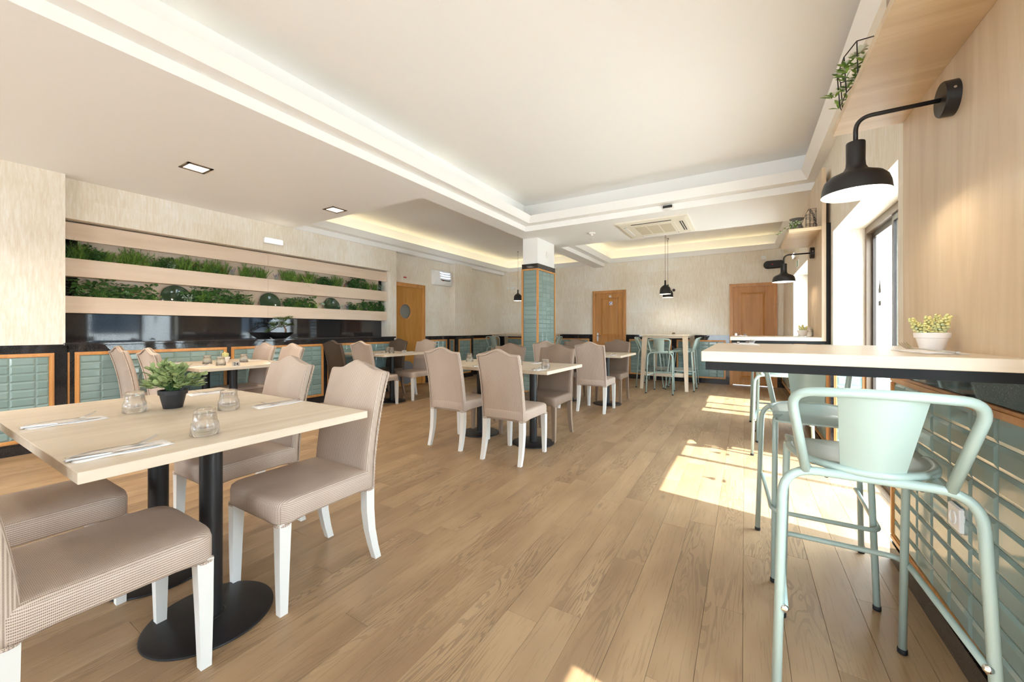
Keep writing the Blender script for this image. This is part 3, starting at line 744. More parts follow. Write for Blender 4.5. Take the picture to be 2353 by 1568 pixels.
# ------------------------------------------------------------------ stools
def make_stool():
    r = empty('bar_stool'); rt = .0128
    # local: sitter faces +y; rear feet y=-.25, front feet y=+.25
    rear = fillet([(-.226, -.262, .012), (-.205, -.215, .735), (.205, -.215, .735), (.226, -.262, .012)], .085, 7)
    mb = MB(); mb.tube(rear, rt, 14); mb.build('rear_leg_frame', 'mint', r, True)
    for sx in (-1, 1):
        leg = fillet([(sx*.176, .245, .012), (sx*.166, .165, .728), (sx*.150, .03, .732), (sx*.14, -.205, .732)], .03, 4)
        mb = MB(); mb.tube(leg, rt*.92, 12); mb.build('front_leg', 'mint', r, True)
    for (fx, fy) in ((-.226, -.262), (.226, -.262), (-.176, .245), (.176, .245)):
        mb = MB(); mb.lathe([(.0125, 0), (.0142, .002), (.0142, .016), (.013, .018)], 14, Matrix.Translation((fx, fy, 0))); mb.build('foot_cap', 'rubber', r, True)
    back = fillet([(-.150, -.218, .735), (-.194, -.292, .975), (-.06, -.328, .985), (.06, -.328, .985), (.194, -.292, .975), (.150, -.218, .735)], .055, 7)
    mb = MB(); mb.tube(back, rt, 14); mb.build('back_loop', 'mint', r, True)
    # curved seat ring
    ring = [(.172*sin(a), -.02-.205*cos(a)*(1 if abs(a) < pi/2 else 1), .752) for a in [-1.75+3.5*i/24 for i in range(25)]]
    mb = MB(); mb.tube(ring, rt*.9, 12); mb.build('seat_ring', 'mint', r, True)
    # seat pan
    n = 44; out = []
    for j in range(n):
        a = 2*pi*j/n; c, s_ = cos(a), sin(a); e = .55 if s_ < 0 else .28
        out.append(((.172+.018*max(0, s_))*abs(c)**e*(1 if c >= 0 else -1), .0+(.19 if s_ > 0 else .195)*abs(s_)**e*(1 if s_ >= 0 else -1)))
    R = []
    for k, dz in ((1.0, -.004), (1.0, .004), (.97, .0075), (.8, .004), (.5, .0), (.2, -.002)):
        R.append([(x*k, y*k, .752+dz-(.030 if (y > .17 and k > .96) else .008 if (y > .14 and k > .79) else 0)) for x, y in out])
    V, F = rings(R); autosmooth(link('seat', mesh_of('seat', V, F, 'mint'), r), 50)
    # back plate, wraps the top bar and tapers down to the seat ring
    R = []
    for i in range(9):
        s = i/8; z = .752+(.990-.752)*s; hw = .069+.022*s; yb = -.226-.105*s**1.0
        row_f = [(-hw+2*hw*j/10, yb+.028*(abs(-1+2*j/10))**2*(.9), z) for j in range(11)]
        row_b = [(x, y-.0035, z_) for x, y, z_ in reversed(row_f)]
        R.append(row_f+row_b)
    V, F = rings(R); autosmooth(link('back_plate', mesh_of('back_plate', V, F, 'mint'), r), 50)
    fr = fillet([(-.203, -.245, .325), (-.183, .262, .33), (.183, .262, .33), (.203, -.245, .325)], .05, 6)
    mb = MB(); mb.tube(fr, .0095, 12); fr_o = mb.build('footrest', 'mint', r, True)
    for sx in (-1, 1):
        mb = MB(); mb.lathe([(.0098, -.002), (.0112, .001), (.0112, .005), (.008, .009), (0.001, .0105)], 14, Matrix.Translation((sx*.2034, -.247, .325)) @ Matrix.Rotation(pi/2, 4, 'X'))
        c_ = mb.build('end_cap', 'chrome', fr_o, True); c_['label'] = 'chrome footrest end cap'
        mb = MB(); mb.lathe([(.007, 0), (.007, .006), (.004, .009)], 10, Matrix.Translation((sx*.10, -.205, .727)) @ Matrix.Rotation(pi, 4, 'X'))
        mb.build('bolt', 'rubber', r, True)
    return note_kids(r)
st0 = make_stool(); GS = 'mint green metal bar stools'
ST = [
 (.305, 1.655, 0, 'mint green metal bar stool closest to the camera, back turned to us'),
 (.290, 2.385, pi, 'mint green bar stool facing us from the far side of the near counter'),
 (.285, 4.45, 0, 'mint green stool on the near side of the second counter, glimpsed beneath the first'),
 (.290, 5.43, pi, 'mint green bar stool on the far side of the second counter'),
 (-1.305, 7.56, 0, 'mint green stool at the tall oak table with its back plate square to us'),
 (-1.065, 8.13, pi/2, 'mint green stool on the window side of the tall oak table, nearer to us'),
 (-1.10, 8.86, pi/2, 'mint green stool on the window side of the tall oak table, nearer the back wall'),
 (-1.60, 8.20, -pi/2, 'mint green stool on the pillar side of the tall oak table, nearer to us'),
 (-1.60, 8.95, -pi/2, 'mint green stool on the pillar side of the tall oak table, nearer the back wall'),
 (-5.10, 7.95, 0, 'mint green stool turned away from us at the tall table behind the pillar'),
 (-4.88, 8.90, pi, 'mint green stool on the wall side of the tall table behind the pillar'),
 (-4.02, 8.40, pi/2, 'mint green stool at the end of the tall table, peeping out past the pillar'),
]
for i, (x, y, a, lb) in enumerate(ST):
    o = st0 if i == 0 else dup(st0)
    o.location = (x, y, 0); o.rotation_euler = (0, 0, a); tag(o, lb, 'stool', GS)
# ------------------------------------------------------------------ tall tables
def tall_table(x0, x1, y0, y1, label, mat='oak_y'):
    r = empty('tall_table', ((x0+x1)/2, (y0+y1)/2, 0)); hx, hy = (x1-x0)/2, (y1-y0)/2; tag(r, label, 'table', 'tall oak bar tables on splayed legs')
    MB().box(-hx, hx, -hy, hy, 1.03, 1.06, b=.002).build('tabletop', 'oak_y', r)
    for sx in (-1, 1):
        for sy in (-1, 1):
            R = []
            for z, hw in ((0, .028), (1.03, .048)):
                X = sx*(hx-.06-.0*z) + (sx*.0) ; Y = sy*(hy-.03)
                xx = sx*((hx-.075) if z else (hx-.035)); yy = sy*((hy-.11) if z else (hy-.0))
                R.append([(xx+a*hw, yy+b*.02, z) for a, b in ((-1, -1), (1, -1), (1, 1), (-1, 1))])
            V, F = rings(R); link('leg', mesh_of('leg', V, F, 'oak_z'), r)
    mb = MB()
    for sy in (-1, 1): mb.box(-hx+.08, hx-.08, sy*(hy-.115)-.012, sy*(hy-.115)+.012, .985, 1.03)
    for sx in (-1, 1): mb.box(sx*(hx-.08)-.012, sx*(hx-.08)+.012, -hy+.12, hy-.12, .985, 1.03)
    mb.build('apron', 'oak_x', r)
    for sy in (-1, 1): MB().box(-hx+.04, hx-.04, sy*(hy-.04)-.011, sy*(hy-.04)+.011, .255, .325).build('footrail', 'oak_x', r)
    return r
tall_table(-1.765, -.885, 7.85, 9.15, 'tall oak bar table with splayed legs near the back wall between the two oak doors')
tall_table(-5.45, -3.83, 8.03, 8.83, 'tall oak bar table partly hidden behind the tiled pillar')

# ------------------------------------------------------------------ wall counters (slab + upright panel + shelf)
CZ = 1.0786; XPN = .594; CXL = -.124
def counter(y0, y1, label, lb_panel, lb_shelf):
    r = empty('wall_counter', (0, y0, 0)); tag(r, label, 'counter', 'oak wall counters')
    D = y1-y0
    MB().box(CXL, XPN+.002, 0, D, CZ-.034, CZ, b=.0015).build('worktop', 'oak_x', r)
    mb = MB(); q = .012
    mb.box(CXL+q, XPN+.05, q, q+.04, CZ-.062, CZ-.034); mb.box(CXL+q, XPN+.05, D-q-.04, D-q, CZ-.062, CZ-.034); mb.box(CXL+q, CXL+q+.04, q+.04, D-q-.04, CZ-.062, CZ-.034); mb.box(.25, .29, q+.04, D-q-.04, CZ-.062, CZ-.034)
    mb.box(XPN+.031, XR, q*0+.0, .035, CZ-.062, 2.10); mb.box(XPN+.031, XR, D-.035, D, CZ-.062, 2.10); mb.box(XPN+.031, XR, .4, .44, CZ-.062, 2.40)
    mb.build('support_frame', 'blackwood', r)
    MB().box(XPN, XPN+.031, 0, D, CZ-.034, 2.60, b=.001).build('upright_panel', 'oak_z', r)
    MB().box(.353, XPN, .012, D-.002, 2.052, 2.082, b=.001).build('shelf', 'shelf_oak', r)
    return r
counter(1.437, 2.338, 'near oak counter jutting from the window wall with its upright panel and overhead shelf', '', '')
counter(4.425, 5.338, 'second oak counter further along the window wall with the grey vase on its shelf', '', '')

# ------------------------------------------------------------------ wall lamps
def wall_lamp(y, label):
    r = empty('wall_lamp', (XPN, y, 1.915)); tag(r, label, 'lamp', 'black wall lamps over the counters')
    mb = MB(); mb.lathe([(.001, 0), (.056, 0), (.056, .03), (.053, .034), (.001, .034)], 36, Matrix.Rotation(-pi/2, 4, 'Y')); autosmooth(mb.build('wall_plate', 'black', r))
    mb = MB(); mb.lathe([(.004, 0), (.004, .004)], 10, Matrix.Translation((-.017, -.055, .01)) @ Matrix.Rotation(pi/2, 4, 'X')); mb.build('screw', 'steel', r)
    mb = MB(); xs = -.249
    mb.tube(fillet([(-.03, 0, 0), (xs, 0, 0), (xs, 0, -.10)], .07, 10), .0072, 12); mb.build('arm', 'black', r, True)
    prof = [(.0265, -.088), (.0275, -.092), (.0270, -.155), (.0285, -.175), (.036, -.190), (.055, -.200), (.077, -.210), (.090, -.224), (.0965, -.245), (.1, -.275)]
    inn = [(.0975, -.275), (.0935, -.245), (.087, -.227), (.074, -.2145), (.05, -.206), (.001, -.198)]
    mb = MB(); mb.lathe([(.001, -.086)]+prof, 44, Matrix.Translation((xs, 0, 0)), (True, False)); sh = autosmooth(mb.build('shade', 'black', r), 50)
    mb = MB(); mb.lathe([(.1, -.275)]+inn, 44, Matrix.Translation((xs, 0, 0)), (False, True)); mb.build('inner_reflector', 'lampin', sh, True)
    mb = MB(); mb.lathe([(.001, -.247), (.02, -.243), (.026, -.23), (.022, -.215), (.012, -.2)], 18, Matrix.Translation((xs, 0, 0))); mb.build('bulb', 'bulb', r, True)
wall_lamp(1.85, 'large black wall lamp with a swan arm over the near counter')
wall_lamp(4.88, 'black wall lamp over the second counter, in front of the dark oval speaker')
# ------------------------------------------------------------------ pendant lamps
def pendant(x, y, zb, ztop, label, drop=None):
    r = empty('pendant_lamp', (x, y, zb)); tag(r, label, 'lamp', 'black bell pendant lamps on fabric cords')
    prof = [(.014, .27), (.016, .268), (.017, .19), (.026, .175), (.06, .155), (.088, .125), (.1, .085), (.104, .0)]
    mb = MB(); mb.lathe([(.001, .272)]+prof, 32, None, (True, False)); autosmooth(mb.build('shade', 'black', r), 50)
    mb = MB(); mb.lathe([(.104, 0), (.1, .001), (.095, .085), (.08, .12), (.03, .15), (.001, .155)], 32, None, (False, True)); mb.build('inner_reflector', 'lampin', r, True)
    mb = MB(); mb.lathe([(.001, .02), (.025, .03), (.03, .05), (.018, .08)], 14); mb.build('bulb', 'bulb', r, True)
    pts = [(0, 0, .27), (0, 0, ztop-zb)]
    mb = MB(); mb.tube(pts, .003, 6)
    if drop:
        a = Vector((0, 0, ztop-zb)); b = Vector(drop)-Vector((x, y, zb)); P = [a.lerp(b, t/10)+Vector((0, 0, -.12*sin(pi*t/10))) for t in range(11)]
        mb.tube(P, .003, 6)
    mb.build('cord', 'cord', r, True)
    mb = MB(); mb.lathe([(.012, ztop-zb-.012), (.012, ztop-zb)], 10); mb.build('ceiling_hook', 'black', r)
pendant(-1.335, 8.10, 1.845, 3.07, 'black bell pendant over the tall oak table, the one hanging nearer to us', (-1.36, 8.66, 3.05))
pendant(-1.385, 8.72, 1.825, 3.07, 'black bell pendant over the tall oak table, half hidden behind its neighbour')
pendant(-4.79, 8.32, 1.86, 3.07, 'black bell pendant half hidden behind the tiled pillar')

# ------------------------------------------------------------------ tableware
def gl_r(a, z): return 1-.022*abs(sin(4.5*a))*(1 if .004 < z < .090 else 0)
mbg = MB()
prof = [(.0438, 0), (.0450, .002), (.0415, .042), (.0400, .0455), (.0375, .048), (.0335, .088), (.0325, .0925), (.030, .094), (.001, .0945)]
mbg.lathe(prof, 36, None, (False, False), gl_r)
V1, F1 = mbg.V, mbg.F
mbi = MB(); mbi.lathe([(.0438, 0), (.0415, .001), (.0385, .040), (.0340, .052), (.030, .074), (.026, .078), (.001, .0785)], 36, None, (False, False))
k = len(V1); V1 = V1+mbi.V; F1 = F1+[tuple(reversed([i+k for i in f])) for f in mbi.F]
tumb_me = mesh_of('glass_tumbler', V1, F1, 'tumbler', True)
def tumbler(x, y, z, label):
    o = link('glass_tumbler', tumb_me); o.location = (x, y, z); o.rotation_euler = (0, 0, random.random()*3); return tag(o, label, 'glass', 'upturned glass tumblers')
for x, y, lb in ((-2.415, .655, 'upturned glass tumbler between the leafy plant and the near cutlery'), (-2.11, .905, 'upturned glass tumbler on the far side of the plant, next to the cutlery facing us'), (-1.68, .645, 'upturned glass tumbler nearest to the camera, at the tip of the near knife'),
                 (-5.10, 1.98, 'upturned tumbler on table 24 nearest the plant table leaves'), (-5.42, 2.28, 'upturned tumbler on table 24 behind the small succulent'), (-4.76, 1.97, 'upturned tumbler on table 24 in front of the small succulent'), (-5.0, 2.30, 'upturned tumbler on table 24 behind the number card'),
                 (-5.04, 4.47, 'upturned tumbler at the number 11 table, the one further from the card'), (-4.88, 4.40, 'upturned tumbler at the number 11 table, nearer the card'),
                 (-2.82, 3.74, 'upturned tumbler on the middle table between the two beige chair backs'), (-2.08, 3.62, 'upturned tumbler on the middle table right behind the nearest beige chair back'), (-1.66, 3.42, 'upturned tumbler on the middle table by the free corner')):
    tumbler(x, y, TZ+.0005, lb)
def fork_mesh():
    mb = MB(); L = .20
    pts = [(-.0055, 0), (-.0062, .005), (-.0052, .05), (-.0032, .10), (-.0035, .13), (-.0105, .15), (-.0115, .165)]
    def zc(y): return .003+.004*sin(pi*min(1, y/.14))+(.020*((y-.14)/.06)**1.6 if y > .14 else 0)
    R = [[(-abs(w), y, zc(y)), (abs(w), y, zc(y)), (abs(w), y, zc(y)+.0016), (-abs(w), y, zc(y)+.0016)] for w, y in pts]
    V, F = rings(R); mb.add(V, F)
    for k in range(4):
        x = -.0093+.0062*k; R = []
        for y in (.163, .175, .188, .200):
            w = .0016 if y < .195 else .0007; R.append([(x-w, y, zc(y)), (x+w, y, zc(y)), (x+w, y, zc(y)+.0014), (x-w, y, zc(y)+.0014)])
        V, F = rings(R); mb.add(V, F)
    return mesh_of('fork', mb.V, mb.F, 'steel', False)
def knife_mesh():
    mb = MB(); R = []
    for y, w, h in ((0, .004, .0045), (.003, .0055, .006), (.06, .005, .006), (.095, .0038, .005), (.10, .005, .003)): R.append([(-w, y, 0), (w, y, 0), (w, y, h), (-w, y, h)])
    V, F = rings(R); mb.add(V, F); R = []
    for y, a, b in ((.098, -.005, .006), (.12, -.005, .0085), (.17, -.005, .0085), (.20, -.005, .006), (.218, -.0045, -.003)): R.append([(a, y, .0012), (b, y, .0012), (b, y, .0024), (a, y, .0026)])
    V, F = rings(R); mb.add(V, F); return mesh_of('knife', mb.V, mb.F, 'steel')
def napkin_mesh():
    mb = MB(); n = 12; R = []
    for lay, (hw, L, z) in enumerate(((.047, .225, 0), (.044, .222, .0016))):
        V = []; F = []
        for i in range(n+1):
            y = L*i/n
            for j in range(5):
                x = -hw+2*hw*j/4+.002*sin(i*1.3+lay); V.append((x, y+.003*sin(j*2.1+lay*2), z+.0014+.0007*sin(i*.9+j)))
        for i in range(n):
            for j in range(4): a = i*5+j; F.append((a, a+1, a+6, a+5))
        k = len(V); V += [(x, y, zz-.0012) for x, y, zz in V]
        F += [tuple(reversed([q+k for q in f])) for f in F[:n*4]]
        edge = [j for j in range(5)]+[i*5+4 for i in range(1, n+1)]+[n*5+j for j in (3, 2, 1, 0)]+[i*5 for i in range(n-1, 0, -1)]
        for a, b in zip(edge, edge[1:]+edge[:1]): F.append((a, a+k, b+k, b))
        mb.add(V, F)
    return mesh_of('napkin', mb.V, mb.F, 'napkin', True)
fk_me, kn_me, np_me = fork_mesh(), knife_mesh(), napkin_mesh()
def setting(x, y, z, rz, where, side):
    """napkin with fork and knife; handles at the sitter's edge, pointing along local +y"""
    n = tag(link('napkin', np_me), 'white paper napkin '+where, 'napkin', 'folded white napkins'); n.location = (x, y, z+.0004); n.rotation_euler = (0, 0, rz)
    for me, nm, dx, dy, cat, a in ((fk_me, 'fork', -.018, .004, 'fork', .03), (kn_me, 'knife', .016, -.012, 'knife', -.10)):
        o = tag(link(nm, me), 'steel %s %s' % (nm, where), cat, 'steel cutlery on the napkins')
        o.location = (x+dx*cos(rz)-dy*sin(rz), y+dx*sin(rz)+dy*cos(rz), z+.0042); o.rotation_euler = (0, 0, rz+a)
setting(-1.675, .312, TZ, -.02, 'at the camera-side corner of the plant table', 0)
setting(-2.375, .325, TZ, .02, 'on the near edge of the plant table, before the pot', 0)
setting(-2.04, 1.205, TZ, pi+.03, 'across the plant table in front of the beige chair facing us', 0)
setting(-2.74, 1.20, TZ, pi-.03, 'on the plant table just behind the black pot', 0)
setting(-4.80, 1.69, TZ, 0, 'on table 24 along its aisle end', 0)
setting(-5.48, 1.69, TZ, 0, 'on table 24 behind the leaves of the plant', 0)
setting(-4.62, 2.57, TZ, pi, 'on table 24 past the number card', 0)
setting(-5.22, 2.57, TZ, pi, 'on table 24 past the small succulent, by the tiles', 0)
setting(-4.86, 4.03, TZ, 0, 'on the near edge of the number 11 table', 0)
setting(-5.30, 4.03, TZ, 0, 'at the number 11 table between brown and beige chairs', 0)
setting(-4.88, 4.88, TZ, pi, 'on the far edge of the number 11 table beside the card', 0)
setting(-5.40, 4.88, TZ, pi, 'on the far edge of the number 11 table by the wall', 0)
setting(-1.68, 3.20, TZ, -.03, 'on the middle table at the free near corner', 0)
setting(-2.36, 3.20, TZ, .05, 'on the middle table between the two beige chair backs', 0)
setting(-2.02, 4.05, TZ, pi, 'on the middle table before the taupe chair facing us', 0)
setting(-2.72, 4.05, TZ, pi, 'on the middle table by the far tumbler', 0)
setting(-1.70, 5.64, TZ, 0, 'on the far table beyond the middle one', 0)
setting(.50, 1.60, CZ, .10, 'on the near counter under the wall lamp', 0)
setting(-.01, 2.32, CZ, pi+.1, 'at the free end of the near counter', 0)
setting(-.02, 5.20, CZ, pi, 'at the free end of the second counter', 0)
setting(.48, 4.60, CZ, 0, 'beside the small pot on the second counter', 0)
tumbler(.555, 4.95, CZ+.0005, 'upturned tumbler behind the small pot on the second counter')

# number cards
def text_mesh(txt, size, ext=.0006):
    cu = bpy.data.curves.new('txt', 'FONT'); cu.body = txt; cu.size = size; cu.extrude = ext; cu.align_x = 'CENTER'; cu.align_y = 'CENTER'; cu.resolution_u = 3; cu.offset = size*.015
    o = bpy.data.objects.new('tmp', cu); C.objects.link(o); bpy.context.view_layer.update()
    me = bpy.data.meshes.new_from_object(o.evaluated_get(bpy.context.evaluated_depsgraph_get())); bpy.data.objects.remove(o); return me
def number_card(x, y, txt, rz, label):
    V = [(-.034, -.02, 0), (.034, -.02, 0), (.034, .02, 0), (-.034, .02, 0), (-.034, 0, .045), (.034, 0, .045)]
    r = link('number_card', mesh_of('number_card', V, [(0, 1, 5, 4), (2, 3, 4, 5), (0, 4, 3), (1, 2, 5), (3, 2, 1, 0)], 'steel')); r.location = (x, y, TZ+.0005); r.rotation_euler = (0, 0, rz)
    tag(r, label, 'sign', 'table number cards')
    for s_, rr_ in ((-1, 0), (1, pi)):
        me = text_mesh(txt, .040); me.materials.clear(); me.materials.append(M['signblack'])
        t = link('numeral', me, r); t.matrix_local = Matrix.Rotation(rr_, 4, 'Z') @ Matrix.Translation((0, -.0112, .0205)) @ Matrix.Rotation(atan2(.045, .02), 4, 'X')
number_card(-4.55, 2.02, '24', radians(62), 'steel tent card reading 24 on the table by the tiled wall')
number_card(-4.72, 4.52, '11', radians(50), 'dark steel tent card reading 11 on the table before the porthole door')

# ================================================================== PLANTS
def rot_to(d, roll=0):
    d = Vector(d).normalized(); return d.to_track_quat('Y', 'Z').to_matrix().to_4x4() @ Matrix.Rotation(roll, 4, 'Y')
def leaf_add(mb, p, d, L, Wd, bend=.25, roll=0, thick=False):
    m = Matrix.Translation(p) @ rot_to(d, roll); V = []
    for t, w in ((0, .12), (.3, .8), (.6, 1), (.85, .55), (1, .03)):
        z = -bend*L*t*t; V += [(-Wd/2*w, L*t, z+.06*Wd*w), (0, L*t, z), (Wd/2*w, L*t, z+.06*Wd*w)]
    F = []
    for i in range(4):
        for j in range(2): a = i*3+j; F.append((a, a+1, a+4, a+3))
    mb.add(V, F, m)
def blade_add(mb, p, d, L, w, bend=.4):
    m = Matrix.Translation(p) @ rot_to(d, random.random()*.6-.3); V = []
    for t in (0, .35, .7, 1): V += [(-w/2*(1-t*.9), L*t, -bend*L*t*t), (w/2*(1-t*.9), L*t, -bend*L*t*t)]
    mb.add(V, [(0, 1, 3, 2), (2, 3, 5, 4), (4, 5, 7, 6)], m)
def rnd(a, b): return random.uniform(a, b)
def updir(spread): 
    a = rnd(0, 2*pi); s_ = spread*sqrt(random.random()); return Vector((s_*cos(a), s_*sin(a), 1)).normalized()
PLF = {}
def t_fern(n=44, H=.17, mat='leaf_fern'):
    mb = MB()
    for i in range(n):
        d = updir(.85); L = rnd(.6, 1.1)*H; base = Vector((rnd(-.06, .06), rnd(-.025, .025), 0)); P = [base+d*L*t+Vector((0, 0, -.25*L*t*t)) for t in (0, .25, .5, .75, 1)]
        mb.tube(P, .0012, 3)
        for k in range(12):
            t = .2+.8*k/12; q = base+d*L*t+Vector((0, 0, -.25*L*t*t))
            for s_ in (-1, 1):
                sd_ = (d.cross(Vector((0, 0, 1)))*s_+d*.7+Vector((rnd(-.4, .4), rnd(-.4, .4), rnd(-.3, .4)))).normalized(); blade_add(mb, q, sd_, .040*(1.15-t*.7), .0048, .2)
    return mb
def t_spiky(n=26, H=.14):
    mb = MB()
    for i in range(n):
        d = updir(.9); L = rnd(.6, 1.05)*H; base = Vector((rnd(-.07, .07), rnd(-.02, .02), 0))
        for k in range(9):
            t = (k+1)/9
            for a in range(4):
                an = a*pi/2+k*.7; sd_ = (d*.8+Vector((cos(an), sin(an), .2))*.8).normalized(); blade_add(mb, base+d*L*t, sd_, .036*(1.1-t*.4), .006, .15)
        mb.tube([base, base+d*L], .0015, 3)
    return mb
def t_grass(n=110, H=.17):
    mb = MB()
    for i in range(n): blade_add(mb, (rnd(-.035, .035), rnd(-.02, .02), 0), updir(1.1), rnd(.6, 1.15)*H, .004, rnd(.2, .8))
    return mb
def t_bush(n=26, H=.13, lw=.022, ll=.034):
    mb = MB()
    for i in range(n):
        d = updir(1.1); L = rnd(.5, 1.05)*H; base = Vector((rnd(-.05, .05), rnd(-.02, .02), 0)); mb.tube([base, base+d*L], .0014, 3)
        for k in range(7):
            t = .25+.75*k/7; an = k*2.4; sd_ = (Vector((cos(an), sin(an), .35))+d*.4).normalized(); leaf_add(mb, base+d*L*t, sd_, ll*rnd(.8, 1.1), lw, .25, rnd(-.5, .5))
    return mb
def t_ivy(n=11, Wd=.24, H=.15):
    mb = MB()
    for i in range(n):
        x0 = rnd(-Wd/2, Wd/2); P = [Vector((x0, rnd(-.02, .01), 0))]
        for k in range(6): P.append(P[-1]+Vector((rnd(-.035, .04), rnd(-.008, .008), rnd(.008, .034)*H/.15)))
        mb.tube(P, .0013, 3)
        for q in P[1:]:
            for s_ in (-1, 1): leaf_add(mb, q, Vector((s_*rnd(.5, 1), rnd(-.6, .1), rnd(-.5, .5))), rnd(.036, .052), rnd(.032, .044), .15, rnd(-.6, .6))
    return mb
def t_trail(n=7):
    mb = MB()
    for i in range(n):
        x0 = rnd(-.06, .06); dn = rnd(.03, .12); P = [Vector((x0, 0, .01)), Vector((x0+rnd(-.01, .01), -.045, .02)), Vector((x0+rnd(-.02, .02), -.062, -dn*.5)), Vector((x0+rnd(-.03, .03), -.064, -dn))]
        mb.tube(P, .001, 3)
        for a, b in zip(P[:-1], P[1:]):
            for t in (.3, .6, .95): leaf_add(mb, a.lerp(b, t), Vector((rnd(-1, 1), -.5, rnd(-.4, .6))), rnd(.014, .022), rnd(.014, .02), .1, rnd(-.6, .6))
    for i in range(26): leaf_add(mb, (rnd(-.07, .07), rnd(-.04, .01), rnd(.005, .05)), updir(1.5), rnd(.016, .026), rnd(.015, .022), .1)
    return mb
def t_rosette(n=26, R_=.05):
    mb = MB()
    for i in range(n):
        el = .2+1.1*(i/n); a = i*2.4; leaf_add(mb, (0, 0, .02), (cos(a)*cos(el), sin(a)*cos(el), sin(el)+.1), R_*(1.1-.4*i/n), .017, -.2)
    return mb
def t_lav(n=9, H=.15):
    mb = MB(); fl_ = MB()
    for i in range(n):
        d = updir(.55); L = rnd(.7, 1.1)*H; base = Vector((rnd(-.02, .02), rnd(-.015, .015), 0)); mb.tube([base, base+d*L], .0011, 3)
        for k in range(9): an = k*2.4; blade_add(mb, base+d*L*(.1+.05*k), (cos(an), sin(an), .8), .04, .004, .2)
        for k in range(12):
            an = k*2.4; q = base+d*L*(.68+.028*k); leaf_add(fl_, q, (cos(an), sin(an), .6), .011, .008, .1)
    return mb, fl_
def pl_mesh(name, mb, mat): return mesh_of(name, mb.V, mb.F, mat)
random.seed(11)
PT = {}
for key, fn, mat, nm in (('fern', t_fern, 'leaf_fern', 'fern_plant'), ('spiky', t_spiky, 'leaf_fern', 'spiky_plant'), ('grass', t_grass, 'leaf_grass', 'grass_plant'), ('bush', t_bush, 'leaf_dark', 'leafy_plant'), ('ivy', t_ivy, 'leaf_dark', 'ivy_plant'), ('trail', t_trail, 'leaf_lime', 'trailing_plant'), ('ros', t_rosette, 'leaf_grey', 'succulent_plant')):
    PT[key] = [(pl_mesh('foliage', fn(), mat), nm) for _ in range(2)]
PT['lime'] = [(pl_mesh('foliage', t_bush(14, .09, .014, .026), 'leaf_lime'), 'lime_leafy_plant')]
PT['gtrail'] = [(pl_mesh('foliage', t_trail(5), 'leaf_grey'), 'trailing_plant')]
lv = t_lav(); lav_me = (pl_mesh('foliage', lv[0], 'leaf_grey'), pl_mesh('flower', lv[1], 'lavender'))
ORD = ['first', 'second', 'third', 'fourth', 'fifth', 'sixth', 'seventh', 'eighth', 'ninth', 'tenth', 'eleventh', 'twelfth']
cnt = {}
DESC = {'fern': 'feathery green fern', 'spiky': 'dense spiky green shrub', 'grass': 'tuft of long grassy blades', 'bush': 'dark small-leaved bush', 'ivy': 'dark green ivy with broad pointed leaves', 'trail': 'lime green trailing creeper', 'ros': 'pale succulent rosette', 'lime': 'bright lime green leafy sprig', 'gtrail': 'grey-green trailing creeper', 'lav': 'lavender with violet flower spikes'}
HT = {'grass': 1.0, 'ivy': .95, 'trail': .8, 'gtrail': .8, 'ros': .8, 'lime': .9}
def put_plant(key, u, row):
    z = 1.862 if row == 0 else 1.472
    # u is distance along the wall
    y = u; x = -6.01
    cnt[(key, row)] = cnt.get((key, row), 0)+1; i = cnt[(key, row)]
    lb = '%s, %s along the %s planter row from the pilaster' % (DESC[key], ORD[i-1], 'upper' if row == 0 else 'lower')
    rz = pi/2+ (rnd(-.3, .3) if key not in ('ivy', 'trail', 'gtrail') else 0); s_ = rnd(.8, 1.15)
    if key == 'lav':
        r = empty('lavender_plant', (x, y, z), rz); link('foliage', lav_me[0], r); link('flower', lav_me[1], r); r.scale = (s_,)*3
        return tag(r, lb, 'plant', 'plants in the wall planter')
    me, nm = PT[key][i % len(PT[key])]
    o = link(nm, me); o.location = (x+(.0 if key != 'trail' else .015), y, z+(.055 if key in ('trail', 'gtrail', 'ros') else 0)); o.rotation_euler = (0, 0, rz); o.scale = (s_*1.05, s_*.75, s_*(1.55 if row == 0 else 1.45)*HT.get(key, 1))
    return tag(o, lb, 'plant', 'plants in the wall planter')
for k, u in (('grass', 1.12), ('fern', 1.22), ('bush', 1.30), ('fern', 1.40), ('spiky', 1.54), ('fern', 1.64), ('lime', 1.70), ('grass', 1.80), ('bush', 1.90), ('gtrail', 1.95), ('fern', 2.05), ('spiky', 2.16), ('spiky', 2.32), ('bush', 2.40), ('spiky', 2.48), ('lav', 2.62), ('spiky', 2.78), ('fern', 3.0), ('lav', 3.20), ('fern', 3.38), ('trail', 3.42), ('spiky', 3.50), ('trail', 3.66), ('spiky', 3.70), ('bush', 3.92), ('bush', 4.06), ('spiky', 4.22), ('lav', 4.40), ('bush', 4.52), ('ivy', 4.66), ('fern', 4.84), ('spiky', 5.0), ('gtrail', 5.12)):
    put_plant(k, u, 0)
for k, u in (('ivy', 1.30), ('grass', 1.36), ('ros', 1.44), ('ivy', 1.50), ('lime', 1.36), ('ros', 1.56), ('ivy', 1.68), ('lime', 1.78), ('ivy', 2.22), ('gtrail', 2.12), ('fern', 2.30), ('ivy', 2.46), ('bush', 2.56), ('ivy', 2.72), ('grass', 2.84), ('bush', 3.40), ('spiky', 3.52), ('ivy', 3.68), ('lime', 3.78), ('ros', 3.95), ('gtrail', 4.28), ('lav', 4.42), ('bush', 4.52), ('lime', 4.68), ('ivy', 4.78), ('grass', 4.92), ('ivy', 5.05), ('bush', 5.16)):
    put_plant(k, u, 1)
